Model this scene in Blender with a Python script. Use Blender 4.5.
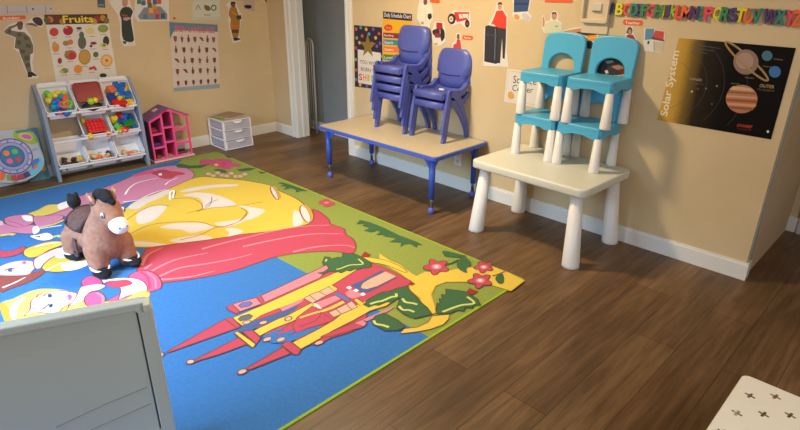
import bpy, bmesh, math, random
from mathutils import Vector, Matrix
PI = math.pi
random.seed(7)
for o in list(bpy.data.objects): bpy.data.objects.remove(o)
S = bpy.context.scene
C = S.collection

# ------------------------------------------------------------------ camera
FPX, PITCH, ROLL, YAW = 559.191, 22.848, 0.405, -44.739
CAM = Vector((5.097, -3.251, 1.509))
_P, _r, _y = (math.radians(v) for v in (PITCH, ROLL, YAW))
FW = Vector((math.sin(_y)*math.cos(_P), math.cos(_y)*math.cos(_P), -math.sin(_P)))
_rt = Vector((math.cos(_y), -math.sin(_y), 0)); _up = _rt.cross(FW)
RT = _rt*math.cos(_r) + _up*math.sin(_r); UP = -_rt*math.sin(_r) + _up*math.cos(_r)
cd = bpy.data.cameras.new('camera'); cam = bpy.data.objects.new('camera', cd); C.objects.link(cam)
cd.sensor_fit = 'HORIZONTAL'; cd.sensor_width = 36; cd.lens = FPX*36/800; cd.clip_start = .05; cd.clip_end = 60
cam.matrix_world = Matrix(((RT.x, UP.x, -FW.x, CAM.x), (RT.y, UP.y, -FW.y, CAM.y), (RT.z, UP.z, -FW.z, CAM.z), (0, 0, 0, 1)))
S.camera = cam

# ------------------------------------------------------------------ world, lights, exposure
w = bpy.data.worlds.new('world'); S.world = w; w.use_nodes = True
bg = w.node_tree.nodes['Background']; bg.inputs[0].default_value = (.55, .75, 1, 1); bg.inputs[1].default_value = 1.5
def area(name, loc, target, sx, sy, power, col, spread=180):
    d = bpy.data.lights.new(name, 'AREA'); d.shape = 'RECTANGLE'; d.size = sx; d.size_y = sy; d.energy = power; d.color = col; d.spread = math.radians(spread)
    o = bpy.data.objects.new(name, d); C.objects.link(o); o.location = loc
    o.rotation_euler = (Vector(target)-Vector(loc)).to_track_quat('-Z', 'Y').to_euler(); return o
area('warm_lamp_light', (2.45, -1.36, 2.30), (2.65, -1.1, 0), .22, .22, 57, (1, .79, .49))
area('ceiling_fill', (3.4, -2.6, 2.38), (3.4, -2.6, 0), 1.4, 1.2, 6, (1, .86, .66))  # added soft fill below the ceiling, no fixture of its own
area('window_daylight', (2.35, -4.5, 1.5), (2.1, -2.9, 0), 1.4, 1.1, 50, (.54, .77, 1), 82)
area('front_fill', (6.8, -2.6, 1.6), (3.2, -2.4, .1), 1.4, 1.2, 44, (.88, .93, 1))  # added fill lifting the right wall and panel; this wall has no window
S.view_settings.view_transform = 'Standard'; S.view_settings.look = 'None'
S.view_settings.gamma = 1; S.view_settings.use_curve_mapping = False
S.view_settings.exposure = 0.0

# ------------------------------------------------------------------ helpers
def lin(c):
    return tuple(((v/255+.055)/1.055)**2.4 if v > 10.3 else v/255/12.92 for v in c)
_m = {}
def mat(rgb, rough=.5, metal=0, name=None, trans=0, emis=None, spec=.5):
    k = (tuple(rgb), rough, metal, trans, name)
    if k in _m: return _m[k]
    m = bpy.data.materials.new(name or 'paint'); m.use_nodes = True
    b = m.node_tree.nodes['Principled BSDF']
    b.inputs['Base Color'].default_value = (*lin(rgb), 1)
    b.inputs['Roughness'].default_value = rough; b.inputs['Metallic'].default_value = metal
    b.inputs['Specular IOR Level'].default_value = spec
    if trans: b.inputs['Transmission Weight'].default_value = trans
    _m[k] = m; return m
def nmat(name, rgb, rgb2, scale, rough=.6, bump=0, detail=4, stretch=(1, 1, 1), lo=.35, hi=.65):
    m = bpy.data.materials.new(name); m.use_nodes = True; n = m.node_tree.nodes; L = m.node_tree.links
    b = n['Principled BSDF']; b.inputs['Roughness'].default_value = rough
    tc = n.new('ShaderNodeTexCoord'); mp = n.new('ShaderNodeMapping'); mp.inputs['Scale'].default_value = stretch
    t = n.new('ShaderNodeTexNoise'); t.inputs['Scale'].default_value = scale; t.inputs['Detail'].default_value = detail
    r = n.new('ShaderNodeValToRGB'); r.color_ramp.elements[0].position = lo; r.color_ramp.elements[1].position = hi
    r.color_ramp.elements[0].color = (*lin(rgb), 1); r.color_ramp.elements[1].color = (*lin(rgb2), 1)
    L.new(tc.outputs['Object'], mp.inputs[0]); L.new(mp.outputs[0], t.inputs['Vector']); L.new(t.outputs['Fac'], r.inputs[0]); L.new(r.outputs[0], b.inputs['Base Color'])
    if bump:
        bp = n.new('ShaderNodeBump'); bp.inputs['Strength'].default_value = bump; bp.inputs['Distance'].default_value = .01
        L.new(t.outputs['Fac'], bp.inputs['Height']); L.new(bp.outputs[0], b.inputs['Normal'])
    return m

def link(o, parent=None):
    C.objects.link(o)
    if parent is not None: o.parent = parent
    return o
def tag(o, label, cat=None, group=None, kind=None):
    if label: o['label'] = label
    if cat: o['category'] = cat
    if group: o['group'] = group
    if kind: o['kind'] = kind
    return o
def thing(name, label, cat, loc=(0, 0, 0), rz=0, group=None):
    o = bpy.data.objects.new(name, None); o.empty_display_size = .05; C.objects.link(o)
    o.location = loc; o.rotation_euler = (0, 0, rz); return tag(o, label, cat, group)
def dup(root, loc, label=None, rz=None):
    r = root.copy(); C.objects.link(r); r.location = loc
    if rz is not None: r.rotation_euler = (0, 0, rz)
    if label: r['label'] = label
    for ch in list(root.children):
        c = ch.copy(); C.objects.link(c); c.parent = r
        for g in list(ch.children):
            d = g.copy(); C.objects.link(d); d.parent = c
    return r

class MB:
    """collects shapes in one bmesh with material slots"""
    def __init__(s): s.bm = bmesh.new(); s.mats = []
    def slot(s, m):
        if m not in s.mats: s.mats.append(m)
        return s.mats.index(m)
    def _fin(s, geom_faces, m, smooth=False):
        i = s.slot(m)
        for f in geom_faces: f.material_index = i; f.smooth = smooth
    def box(s, c, d, m, bev=0, seg=2, M=None, smooth=False):
        r = bmesh.ops.create_cube(s.bm, size=1); vs = r['verts']
        bmesh.ops.scale(s.bm, vec=d, verts=vs)
        fs = list({f for v in vs for f in v.link_faces})
        s._fin(fs, m, smooth)
        if bev:
            es = list({e for v in vs for e in v.link_edges})
            rr = bmesh.ops.bevel(s.bm, geom=es, offset=bev, segments=seg, affect='EDGES', profile=.5)
            vs = list({v for f in rr['faces'] for v in f.verts} | {v for v in vs if v.is_valid})
            vs = list({v for v in vs if v.is_valid})
            fs = list({f for v in vs for f in v.link_faces}); s._fin(fs, m, True if smooth else False)
        T = Matrix.Translation(c)
        if M is not None: T = T @ M
        bmesh.ops.transform(s.bm, matrix=T, verts=vs); return vs
    def cone(s, p0, p1, r0, r1, m, seg=20, smooth=True, cap=True):
        p0, p1 = Vector(p0), Vector(p1); d = p1-p0; q = d.to_track_quat('Z', 'Y').to_matrix().to_4x4()
        r = bmesh.ops.create_cone(s.bm, cap_ends=cap, segments=seg, radius1=r0, radius2=r1, depth=d.length)
        vs = r['verts']; fs = list({f for v in vs for f in v.link_faces}); s._fin(fs, m, smooth)
        for f in fs:
            if len(f.verts) > 4: f.smooth = False
        bmesh.ops.transform(s.bm, matrix=Matrix.Translation((p0+p1)/2) @ q, verts=vs)
    def ball(s, c, r, m, M=None, seg=16):
        if not hasattr(r, '__len__'): r = (r, r, r)
        rr = bmesh.ops.create_uvsphere(s.bm, u_segments=seg, v_segments=max(8, seg*2//3), radius=1); vs = rr['verts']
        s._fin(list({f for v in vs for f in v.link_faces}), m, True)
        bmesh.ops.scale(s.bm, vec=r, verts=vs)
        T = Matrix.Translation(c)
        if M is not None: T = T @ M
        bmesh.ops.transform(s.bm, matrix=T, verts=vs)
    def lathe(s, prof, m, c=(0, 0, 0), seg=24):
        rings = []
        for r, z in prof:
            rings.append([s.bm.verts.new((c[0]+r*math.cos(2*PI*i/seg), c[1]+r*math.sin(2*PI*i/seg), c[2]+z)) for i in range(seg)])
        fs = []
        for a, b in zip(rings, rings[1:]):
            for i in range(seg): fs.append(s.bm.faces.new((a[i], a[(i+1) % seg], b[(i+1) % seg], b[i])))
        s._fin(fs, m, True)
        e = []
        e.append(s.bm.faces.new(rings[0][::-1])); e.append(s.bm.faces.new(rings[-1])); s._fin(e, m)
    def tube(s, pts, r, m, seg=10, closed=False):
        pts = [Vector(p) for p in pts]; n = len(pts); rings = []
        for i, p in enumerate(pts):
            if closed: t = (pts[(i+1) % n]-pts[i-1]).normalized()
            else: t = (pts[min(i+1, n-1)]-pts[max(i-1, 0)]).normalized()
            q = t.to_track_quat('Z', 'Y')
            rings.append([s.bm.verts.new(p + q @ Vector((r*math.cos(2*PI*k/seg), r*math.sin(2*PI*k/seg), 0))) for k in range(seg)])
        fs = []
        rng = range(n) if closed else range(n-1)
        for i in rng:
            a, b = rings[i], rings[(i+1) % n]
            best = min(range(seg), key=lambda o: sum((a[k].co-b[(k+o) % seg].co).length for k in range(0, seg, 3)))
            for k in range(seg): fs.append(s.bm.faces.new((a[k], a[(k+1) % seg], b[(k+1+best) % seg], b[(k+best) % seg])))
        s._fin(fs, m, True)
        if not closed: s._fin([s.bm.faces.new(rings[0][::-1]), s.bm.faces.new(rings[-1])], m)
    def prism(s, poly, axis, a, b, m, smooth=False):
        """poly: 2D points; axis 'x': (y,z), 'y': (x,z), 'z': (x,y); extruded from a to b"""
        def P(q, t): return {'x': (t, q[0], q[1]), 'y': (q[0], t, q[1]), 'z': (q[0], q[1], t)}[axis]
        A = [s.bm.verts.new(P(q, a)) for q in poly]; B = [s.bm.verts.new(P(q, b)) for q in poly]; n = len(poly)
        fs = [s.bm.faces.new((A[i], A[(i+1) % n], B[(i+1) % n], B[i])) for i in range(n)]
        for f in fs: f.smooth = smooth
        c = [s.bm.faces.new(A), s.bm.faces.new(B[::-1])]
        s._fin(fs, m, smooth); s._fin(c, m)
    def mesh(s, me, M, m, smooth=False):
        n0 = len(s.bm.verts); f0 = len(s.bm.faces)
        s.bm.from_mesh(me); s.bm.verts.ensure_lookup_table(); s.bm.faces.ensure_lookup_table()
        vs = s.bm.verts[n0:]; bmesh.ops.transform(s.bm, matrix=M, verts=vs)
        s._fin(s.bm.faces[f0:], m, smooth)
    def build(s, name, parent=None, origin=None, fix=True):
        if fix: bmesh.ops.recalc_face_normals(s.bm, faces=s.bm.faces)
        me = bpy.data.meshes.new(name)
        if origin is not None: bmesh.ops.translate(s.bm, verts=s.bm.verts, vec=-Vector(origin))
        s.bm.to_mesh(me); s.bm.free()
        for m in s.mats: me.materials.append(m)
        o = bpy.data.objects.new(name, me); link(o, parent)
        if origin is not None: o.location = origin
        return o

def curve_mesh(outlines, ext, bev=0.0):
    """filled 2D outlines (first outer, others holes) -> mesh in XY, thickness 2*(ext+bev)"""
    cu = bpy.data.curves.new('c', 'CURVE'); cu.dimensions = '2D'; cu.fill_mode = 'BOTH'; cu.extrude = ext; cu.bevel_depth = bev; cu.bevel_resolution = 2
    if bev: cu.offset = -bev
    for ol in outlines:
        sp = cu.splines.new('POLY'); sp.points.add(len(ol)-1); sp.use_cyclic_u = True
        for p, q in zip(sp.points, ol): p.co = (q[0], q[1], 0, 1)
    o = bpy.data.objects.new('c', cu); C.objects.link(o); dg = bpy.context.evaluated_depsgraph_get()
    me = bpy.data.meshes.new_from_object(o.evaluated_get(dg)); bpy.data.objects.remove(o); bpy.data.curves.remove(cu); return me
_tc = {}
def text_mesh(st, ext=0, off=0):
    k = (st, ext, off)
    if k in _tc: return _tc[k]
    cu = bpy.data.curves.new('t', 'FONT'); cu.body = st; cu.size = 1; cu.extrude = ext; cu.offset = off; cu.resolution_u = 3
    o = bpy.data.objects.new('t', cu); C.objects.link(o); dg = bpy.context.evaluated_depsgraph_get()
    me = bpy.data.meshes.new_from_object(o.evaluated_get(dg)); bpy.data.objects.remove(o); bpy.data.curves.remove(cu)
    xs = [v.co.x for v in me.vertices]; ys = [v.co.y for v in me.vertices]
    _tc[k] = (me, min(xs), max(xs), min(ys), max(ys)); return _tc[k]
def cr(pts, closed=True, n=5):
    """Catmull-Rom smoothing"""
    N = len(pts); out = []
    for i in (range(N) if closed else range(N-1)):
        if closed: p0, p1, p2, p3 = (pts[(i+k) % N] for k in (-1, 0, 1, 2))
        else: p0, p1, p2, p3 = pts[max(i-1, 0)], pts[i], pts[i+1], pts[min(i+2, N-1)]
        for j in range(n):
            t = j/n
            out.append(tuple(.5*(2*p1[k]+(p2[k]-p0[k])*t+(2*p0[k]-5*p1[k]+4*p2[k]-p3[k])*t*t+(3*p1[k]-p0[k]-3*p2[k]+p3[k])*t**3) for k in (0, 1)))
    if not closed: out.append(tuple(pts[-1]))
    return out
def rrect(x0, y0, x1, y1, r, n=5):
    o = []
    for cx, cy, a in ((x1-r, y1-r, 0), (x0+r, y1-r, 90), (x0+r, y0+r, 180), (x1-r, y0+r, 270)):
        for i in range(n+1):
            t = math.radians(a+90*i/n); o.append((cx+r*math.cos(t), cy+r*math.sin(t)))
    return o
def ell(cx, cy, rx, ry, n=16, rot=0):
    c, s_ = math.cos(rot), math.sin(rot)
    return [(cx+rx*math.cos(2*PI*i/n)*c-ry*math.sin(2*PI*i/n)*s_, cy+rx*math.cos(2*PI*i/n)*s_+ry*math.sin(2*PI*i/n)*c) for i in range(n)]
def zm(x0, y0, s, pts): return [(x0+x/s, y0+y/s) for x, y in pts]

class Art:
    """flat printed things: outlines laid on a real plane; sheets have thickness, print layers sit on the sheet"""
    def __init__(s, O, U, V, step=.00005):
        s.O, s.U, s.V = Vector(O), Vector(U).normalized(), Vector(V).normalized(); s.N = s.U.cross(s.V)
        s.b = MB(); s.h = 0; s.step = step; s.f = None
    def px(s, q):
        d = FW + RT*((q[0]-400)/FPX) + UP*((215-q[1])/FPX)
        t = (s.O-CAM).dot(s.N)/d.dot(s.N); p = CAM+d*t-s.O; return (p.dot(s.U), p.dot(s.V))
    def quad(s, TL, TR, BR, BL):
        q = [s.px(p) for p in (TL, TR, BR, BL)]
        def f(p):
            x, y = p
            return tuple((q[0][k]*(1-x)+q[1][k]*x)*(1-y)+(q[3][k]*(1-x)+q[2][k]*x)*y for k in (0, 1))
        s.f = f; return s
    def local(s): s.f = lambda p: p; return s
    def pixels(s, x0=0, y0=0, sc=1): s.f = lambda p: s.px((x0+p[0]/sc, y0+p[1]/sc)); return s
    def P(s, uv, h): return s.O+s.U*uv[0]+s.V*uv[1]+s.N*h
    def poly(s, pts, m, smooth=0, closed=True):
        pts = [s.f(p) for p in pts]
        if smooth: pts = cr(pts, True, smooth)
        s.h += s.step
        vs = [s.b.bm.verts.new(s.P(p, s.h)) for p in pts]; f = s.b.bm.faces.new(vs); f.normal_update()
        if f.normal.dot(s.N) < 0: f.normal_flip()
        s.b._fin([f], m)
    def sheet(s, pts, m, t=.002, smooth=0, edge=None, base=0.0):
        pts = [s.f(p) for p in pts]
        if smooth: pts = cr(pts, True, smooth)
        A = [s.b.bm.verts.new(s.P(p, base)) for p in pts]; B = [s.b.bm.verts.new(s.P(p, base+t)) for p in pts]; n = len(pts)
        fb = s.b.bm.faces.new(A); ft = s.b.bm.faces.new(B)
        ft.normal_update()
        flip = ft.normal.dot(s.N) < 0
        if flip: ft.normal_flip()
        else: fb.normal_flip()
        sd = []
        for i in range(n):
            q = (A[i], A[(i+1) % n], B[(i+1) % n], B[i])
            sd.append(s.b.bm.faces.new(q[::-1] if flip else q))
        s.b._fin([fb, ft], m); s.b._fin(sd, edge or m); s.h = base+t
    def stroke(s, pts, w, m, smooth=4, closed=False, w1=None):
        pts = [s.f(p) for p in pts]
        if smooth: pts = cr(pts, closed, smooth)
        n = len(pts); s.h += s.step; L, R = [], []
        for i, p in enumerate(pts):
            a = pts[i-1] if (i or closed) else p; b = pts[(i+1) % n] if (i < n-1 or closed) else p
            dx, dy = b[0]-a[0], b[1]-a[1]; l = math.hypot(dx, dy) or 1
            ww = (w if w1 is None else w+(w1-w)*i/max(1, n-1))/2
            L.append(s.b.bm.verts.new(s.P((p[0]-dy/l*ww, p[1]+dx/l*ww), s.h))); R.append(s.b.bm.verts.new(s.P((p[0]+dy/l*ww, p[1]-dx/l*ww), s.h)))
        fs = [s.b.bm.faces.new((R[i], R[(i+1) % n], L[(i+1) % n], L[i])) for i in (range(n) if closed else range(n-1))]
        s.b._fin(fs, m)
    def text(s, st, BL, BR, TL, m, off=.0):
        me, x0, x1, y0, y1 = text_mesh(st, 0, off); a, b, c = s.f(BL), s.f(BR), s.f(TL); s.h += s.step
        ex = ((b[0]-a[0])/(x1-x0), (b[1]-a[1])/(x1-x0)); ey = ((c[0]-a[0])/(y1-y0), (c[1]-a[1])/(y1-y0))
        X = s.U*ex[0]+s.V*ex[1]; Y = s.U*ey[0]+s.V*ey[1]; o = s.P(a, s.h)-X*x0-Y*y0
        M = Matrix(((X.x, Y.x, s.N.x, o.x), (X.y, Y.y, s.N.y, o.y), (X.z, Y.z, s.N.z, o.z), (0, 0, 0, 1)))
        s.b.mesh(me, M, m)
    def build(s, name, label=None, cat=None, group=None, parent=None, kind=None):
        vs = [v.co for v in s.b.bm.verts]; c = sum(vs, Vector())/len(vs)
        o = s.b.build(name, parent, origin=c, fix=False); return tag(o, label, cat, group, kind)
def onR(t=.0): return Art((0, -.001-t, 0), (1, 0, 0), (0, 0, 1))
def onB(t=.0): return Art((.001+t, 0, 0), (0, 1, 0), (0, 0, 1))
def ray_at(q, axis, val):
    d = FW + RT*((q[0]-400)/FPX) + UP*((215-q[1])/FPX); return CAM + d*((val-CAM[axis])/d[axis])

# ------------------------------------------------------------------ materials
def wall_material(name, rgb, rgb2):
    return nmat(name, rgb, rgb2, 3, .85, detail=6)
WALL = wall_material('beige_wall_paint', (206, 184, 144), (212, 190, 151))
WHITE_TRIM = mat((230, 230, 226), .35, name='white_gloss_trim')
CEIL = mat((225, 222, 215), .9, name='ceiling_paint')
def floor_material():
    m = bpy.data.materials.new('brown_wood_planks'); m.use_nodes = True; n = m.node_tree.nodes; L = m.node_tree.links
    b = n['Principled BSDF']; tc = n.new('ShaderNodeTexCoord'); mp = n.new('ShaderNodeMapping')
    mp.inputs['Rotation'].default_value = (0, 0, PI/2); mp.inputs['Location'].default_value = (.3, .04, 0)
    br = n.new('ShaderNodeTexBrick'); br.offset = .37; br.offset_frequency = 2
    br.inputs['Scale'].default_value = 1; br.inputs['Brick Width'].default_value = 1.22; br.inputs['Row Height'].default_value = .19
    br.inputs['Mortar Size'].default_value = .0016; br.inputs['Mortar Smooth'].default_value = .3; br.inputs['Bias'].default_value = 0
    br.inputs['Color1'].default_value = (*lin((120, 93, 64)), 1); br.inputs['Color2'].default_value = (*lin((100, 75, 50)), 1)
    br.inputs['Mortar'].default_value = (*lin((62, 42, 28)), 1)
    L.new(tc.outputs['Object'], mp.inputs[0]); L.new(mp.outputs[0], br.inputs['Vector'])
    mp2 = n.new('ShaderNodeMapping'); mp2.inputs['Scale'].default_value = (16, 1.1, 1); L.new(tc.outputs['Object'], mp2.inputs[0])
    nz = n.new('ShaderNodeTexNoise'); nz.inputs['Scale'].default_value = 2.2; nz.inputs['Detail'].default_value = 9; nz.inputs['Roughness'].default_value = .68; nz.inputs['Distortion'].default_value = .6
    L.new(mp2.outputs[0], nz.inputs['Vector'])
    rp = n.new('ShaderNodeValToRGB'); rp.color_ramp.elements[0].position = .3; rp.color_ramp.elements[1].position = .7
    rp.color_ramp.elements[0].color = (.52, .47, .43, 1); rp.color_ramp.elements[1].color = (1.3, 1.3, 1.3, 1)
    L.new(nz.outputs['Fac'], rp.inputs[0])
    mx = n.new('ShaderNodeMix'); mx.data_type = 'RGBA'; mx.blend_type = 'MULTIPLY'; mx.inputs['Factor'].default_value = 1
    L.new(br.outputs['Color'], mx.inputs[6]); L.new(rp.outputs[0], mx.inputs[7])
    # broad patches
    nz2 = n.new('ShaderNodeTexNoise'); nz2.inputs['Scale'].default_value = 1.3; nz2.inputs['Detail'].default_value = 3
    mp3 = n.new('ShaderNodeMapping'); mp3.inputs['Scale'].default_value = (4, 1, 1); L.new(tc.outputs['Object'], mp3.inputs[0]); L.new(mp3.outputs[0], nz2.inputs['Vector'])
    rp2 = n.new('ShaderNodeValToRGB'); rp2.color_ramp.elements[0].color = (.7, .7, .7, 1); rp2.color_ramp.elements[1].color = (1.25, 1.2, 1.15, 1)
    rp2.color_ramp.elements[0].position = .3; rp2.color_ramp.elements[1].position = .7
    L.new(nz2.outputs['Fac'], rp2.inputs[0])
    mx2 = n.new('ShaderNodeMix'); mx2.data_type = 'RGBA'; mx2.blend_type = 'MULTIPLY'; mx2.inputs['Factor'].default_value = 1
    L.new(mx.outputs[2], mx2.inputs[6]); L.new(rp2.outputs[0], mx2.inputs[7]); L.new(mx2.outputs[2], b.inputs['Base Color'])
    b.inputs['Roughness'].default_value = .42; b.inputs['Specular IOR Level'].default_value = .35
    bp = n.new('ShaderNodeBump'); bp.inputs['Strength'].default_value = .12; bp.inputs['Distance'].default_value = .004
    L.new(nz.outputs['Fac'], bp.inputs['Height']); L.new(bp.outputs[0], b.inputs['Normal'])
    return m

# ------------------------------------------------------------------ the room
def struct(name, boxes, m, bev=0):
    b = MB()
    for lo, hi in boxes:
        lo, hi = Vector(lo), Vector(hi); b.box((lo+hi)/2, hi-lo, m, bev)
    o = b.build(name); o['kind'] = 'structure'; return o
ZC = 2.45; XF = 7.0; YL = -4.6; LX = 4.532; YB = .95
struct('floor', [((-.6, YL-.1, -.1), (XF+.1, YB+.1, 0))], floor_material())
struct('ceiling', [((-.6, YL-.1, ZC), (XF+.1, YB+.1, ZC+.1))], CEIL)
struct('wall_back', [((-.12, YL, 0), (0, .13, ZC))], WALL)
struct('wall_right', [((0, 0, 0), (.40, .13, ZC)), ((1.214, 0, 0), (LX, .13, ZC)), ((.40, 0, 2.05), (1.214, .13, ZC))], WALL)
RET = wall_material('shaded_return_wall_paint', (196, 170, 136), (202, 177, 143))  # wall beige made darker: the return's shade is put into the colour
struct('wall_return', [((LX-.13, .13, 0), (LX, YB, ZC))], RET)
struct('wall_far', [((LX, YB, 0), (XF, YB+.1, ZC))], WALL)
struct('wall_front', [((XF, YL, 0), (XF+.1, YB, ZC))], WALL)
struct('wall_left', [((0, YL-.1, 0), (1.60, YL, ZC)), ((3.10, YL-.1, 0), (XF, YL, ZC)), ((1.60, YL-.1, 0), (3.10, YL, .9)), ((1.60, YL-.1, 2.1), (3.10, YL, ZC))], WALL)
fr = struct('window_1', [((1.60, YL-.08, .9), (1.66, YL-.02, 2.1)), ((3.04, YL-.08, .9), (3.10, YL-.02, 2.1)), ((1.60, YL-.08, 2.04), (3.10, YL-.02, 2.1)), ((1.60, YL-.08, .9), (3.10, YL-.02, .96)), ((1.60, YL-.08, 1.47), (3.10, YL-.02, 1.52))], WHITE_TRIM)
HALL = wall_material('blue_grey_hall_paint', (128, 136, 142), (136, 144, 150))
struct('wall_hall', [((-.1, .36, 0), (1.8, .42, ZC)), ((-.12, .13, 0), (-.02, .36, ZC)), ((1.8, .13, 0), (1.86, .42, ZC))], HALL)
struct('baseboard_hall', [((-.02, .345, 0), (1.8, .36, .085))], WHITE_TRIM)
struct('baseboard_back', [((0, YL, 0), (.014, 0, .085)), ((0, YL, .085), (.009, 0, .098))], WHITE_TRIM)
struct('baseboard_right', [((.014, -.014, 0), (.31, 0, .085)), ((.014, -.009, .085), (.31, 0, .098)), ((1.292, -.014, 0), (LX+.016, 0, .088)), ((1.292, -.009, .088), (LX+.012, 0, .1)), ((LX, 0, 0), (LX+.014, .055, .1))], WHITE_TRIM)
struct('baseboard_far', [((LX, YB-.014, 0), (XF, YB, .098))], WHITE_TRIM)
def casing(x0, x1):
    return [((x0, -.016, 0), (x1, 0, 2.12)), ((x0+.012, -.022, 0), (x0+.03, -.016, 2.12)), ((x1-.02, -.020, 0), (x1-.006, -.016, 2.12))]
struct('trim_1', casing(.31, .40)+[((.386, -.006, 0), (.408, .134, 2.05)), ((.408, .055, 0), (.416, .075, 2.05))], WHITE_TRIM)
struct('trim_2', casing(1.214, 1.292)+[((1.212, -.004, 0), (1.224, .13, 2.05))], WHITE_TRIM)
struct('trim_3', [((.31, -.016, 2.05), (1.292, 0, 2.13))], WHITE_TRIM)
struct('trim_4', [((LX-.004, .028, .1), (LX+.006, .075, ZC))], mat((168, 168, 158), .4, name='grey_corner_trim'))
struct('trim_5', [((LX+.06, YB-.03, 0), (LX+.15, YB, 2.1))], mat((205, 200, 200), .4, name='pale_door_trim'))

# ------------------------------------------------------------------ rug
Yw = mat((220, 188, 70), .9); Wt = mat((220, 208, 200), .9); Pk = mat((190, 70, 92), .9); LPk = mat((206, 128, 140), .9)
Blu = nmat('blue_rug_pile', (50, 110, 174), (56, 116, 182), 60, .95); Grn = nmat('lime_rug_pile', (134, 146, 60), (140, 152, 66), 60, .95)
Dg = mat((58, 98, 58), .9); Dk = mat((120, 62, 50), .9); Mv = mat((204, 130, 166), .9); Hg = mat((196, 74, 124), .9)
Skin = mat((228, 194, 188), .9); Hair = mat((226, 204, 100), .9); Brn = mat((140, 66, 58), .9); Cream = mat((206, 168, 142), .9)
Lg = mat((200, 205, 110), .9); Coral = mat((188, 68, 88), .9); HotP = mat((214, 88, 136), .9); Rd = mat((150, 45, 30), .9); Gld = mat((206, 152, 50), .9)
White = mat((248, 244, 246), .9); Purp = mat((104, 104, 170), .9); DBlu = mat((66, 92, 140), .9); Edge = mat((150, 178, 40), .9, name='green_overlock_edge')
rug = Art((0, 0, 0), (1, 0, 0), (0, 1, 0), .00002)
rug.local(); RX0, RX1, RY0, RY1 = .30, 3.70, -3.5, -.867
rug.sheet(rrect(RX0, RY0, RX1, RY1, .02), Edge, .006)
rug.poly(rrect(RX0+.012, RY0+.012, RX1-.012, RY1-.012, .015), Blu)
Gp = [rug.px(q) for q in ((276, 258), (427, 337))]
gy = lambda x: Gp[0][1]+(Gp[1][1]-Gp[0][1])*(x-Gp[0][0])/(Gp[1][0]-Gp[0][0])
rug.poly([(.85, gy(.85)), (RX1-.012, gy(RX1-.012)), (RX1-.012, RY1-.012), (RX0+.012, RY1-.012), (RX0+.012, -1.2)], Grn)
rug.pixels()
def zp(z, pts): return zm(z[0], z[1], z[2], pts)
def rp(z, pts, m, sm=0, line=None, lw=.007):
    q = zp(z, pts); rug.poly(q, m, sm)
    if line: rug.stroke(q, lw, line, sm, True)
def rs(z, pts, m, w=.012, w1=None): rug.stroke(zp(z, pts), w, m, 4, False, w1)
I_ = (0, 0, 1)
# pale pink gown at the far left of the art
rp(I_, [(34, 216), (50, 208), (68, 201), (100, 190), (116, 184), (133, 176.5), (150, 170), (175, 166), (186, 168.5), (194, 174), (191, 180), (175, 187), (156, 194), (125, 204), (110, 210), (90, 214), (60, 218), (45, 222)], Mv, 4, Dk)
rs((120, 165, 6.617), [(35, 200), (60, 160), (110, 125), (200, 100), (250, 92)], White, .016, .006)
rs((120, 165, 6.617), [(20, 250), (120, 235), (220, 190), (330, 160)], White, .016, .006)
rs((120, 165, 6.617), [(300, 135), (330, 110), (380, 90)], White, .012, .006)
rp((120, 165, 6.617), [(80, 72), (150, 50), (215, 30), (240, 60), (170, 66), (90, 84)], HotP)
rp((120, 165, 6.617), [(210, 60), (250, 40), (300, 35), (330, 45), (390, 50), (430, 65), (370, 75), (340, 95), (280, 92), (250, 75)], Coral, 3, Dk, .004)
rp((120, 165, 6.617), [(255, 62), (275, 58), (280, 72), (258, 74)], White)
# tan and magenta flowers by the far corner
J = (200, 150, 7.96); K = (100, 150, 7.96)
rp(K, [(600, 125), (640, 113), (720, 130), (800, 125), (900, 112), (800, 150), (700, 152), (620, 145)], Dg)
rp(J, [(0, 88), (40, 78), (100, 86), (140, 74), (240, 80), (250, 108), (330, 122), (320, 138), (260, 140), (225, 160), (160, 150), (80, 120), (0, 122)], Hg, 0, Dk, .004)
rp(J, [(110, 118), (135, 112), (150, 128), (125, 134)], Yw); rp(J, [(170, 140), (185, 95), (205, 110), (195, 145)], Coral)
for q in ([(290, 160), (380, 148), (450, 150), (400, 170), (320, 178)], [(110, 160), (150, 155), (200, 165), (222, 188), (140, 188)], [(455, 175), (530, 183), (495, 197)], [(190, 40), (220, 45), (250, 70), (220, 66)], [(0, 128), (30, 132), (10, 150)]): rp(J, q, Dg)
for i in range(9):
    x = 70+i*36; rug.poly(ell(200+x/7.96, 150+(196+14*math.sin(i*2.2)+i*2)/7.96, 3.2, 1.6), Cream, 0); rug.stroke(ell(200+x/7.96, 150+(196+14*math.sin(i*2.2)+i*2)/7.96, 3.2, 1.6), .004, Dk, 0, True)
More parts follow.
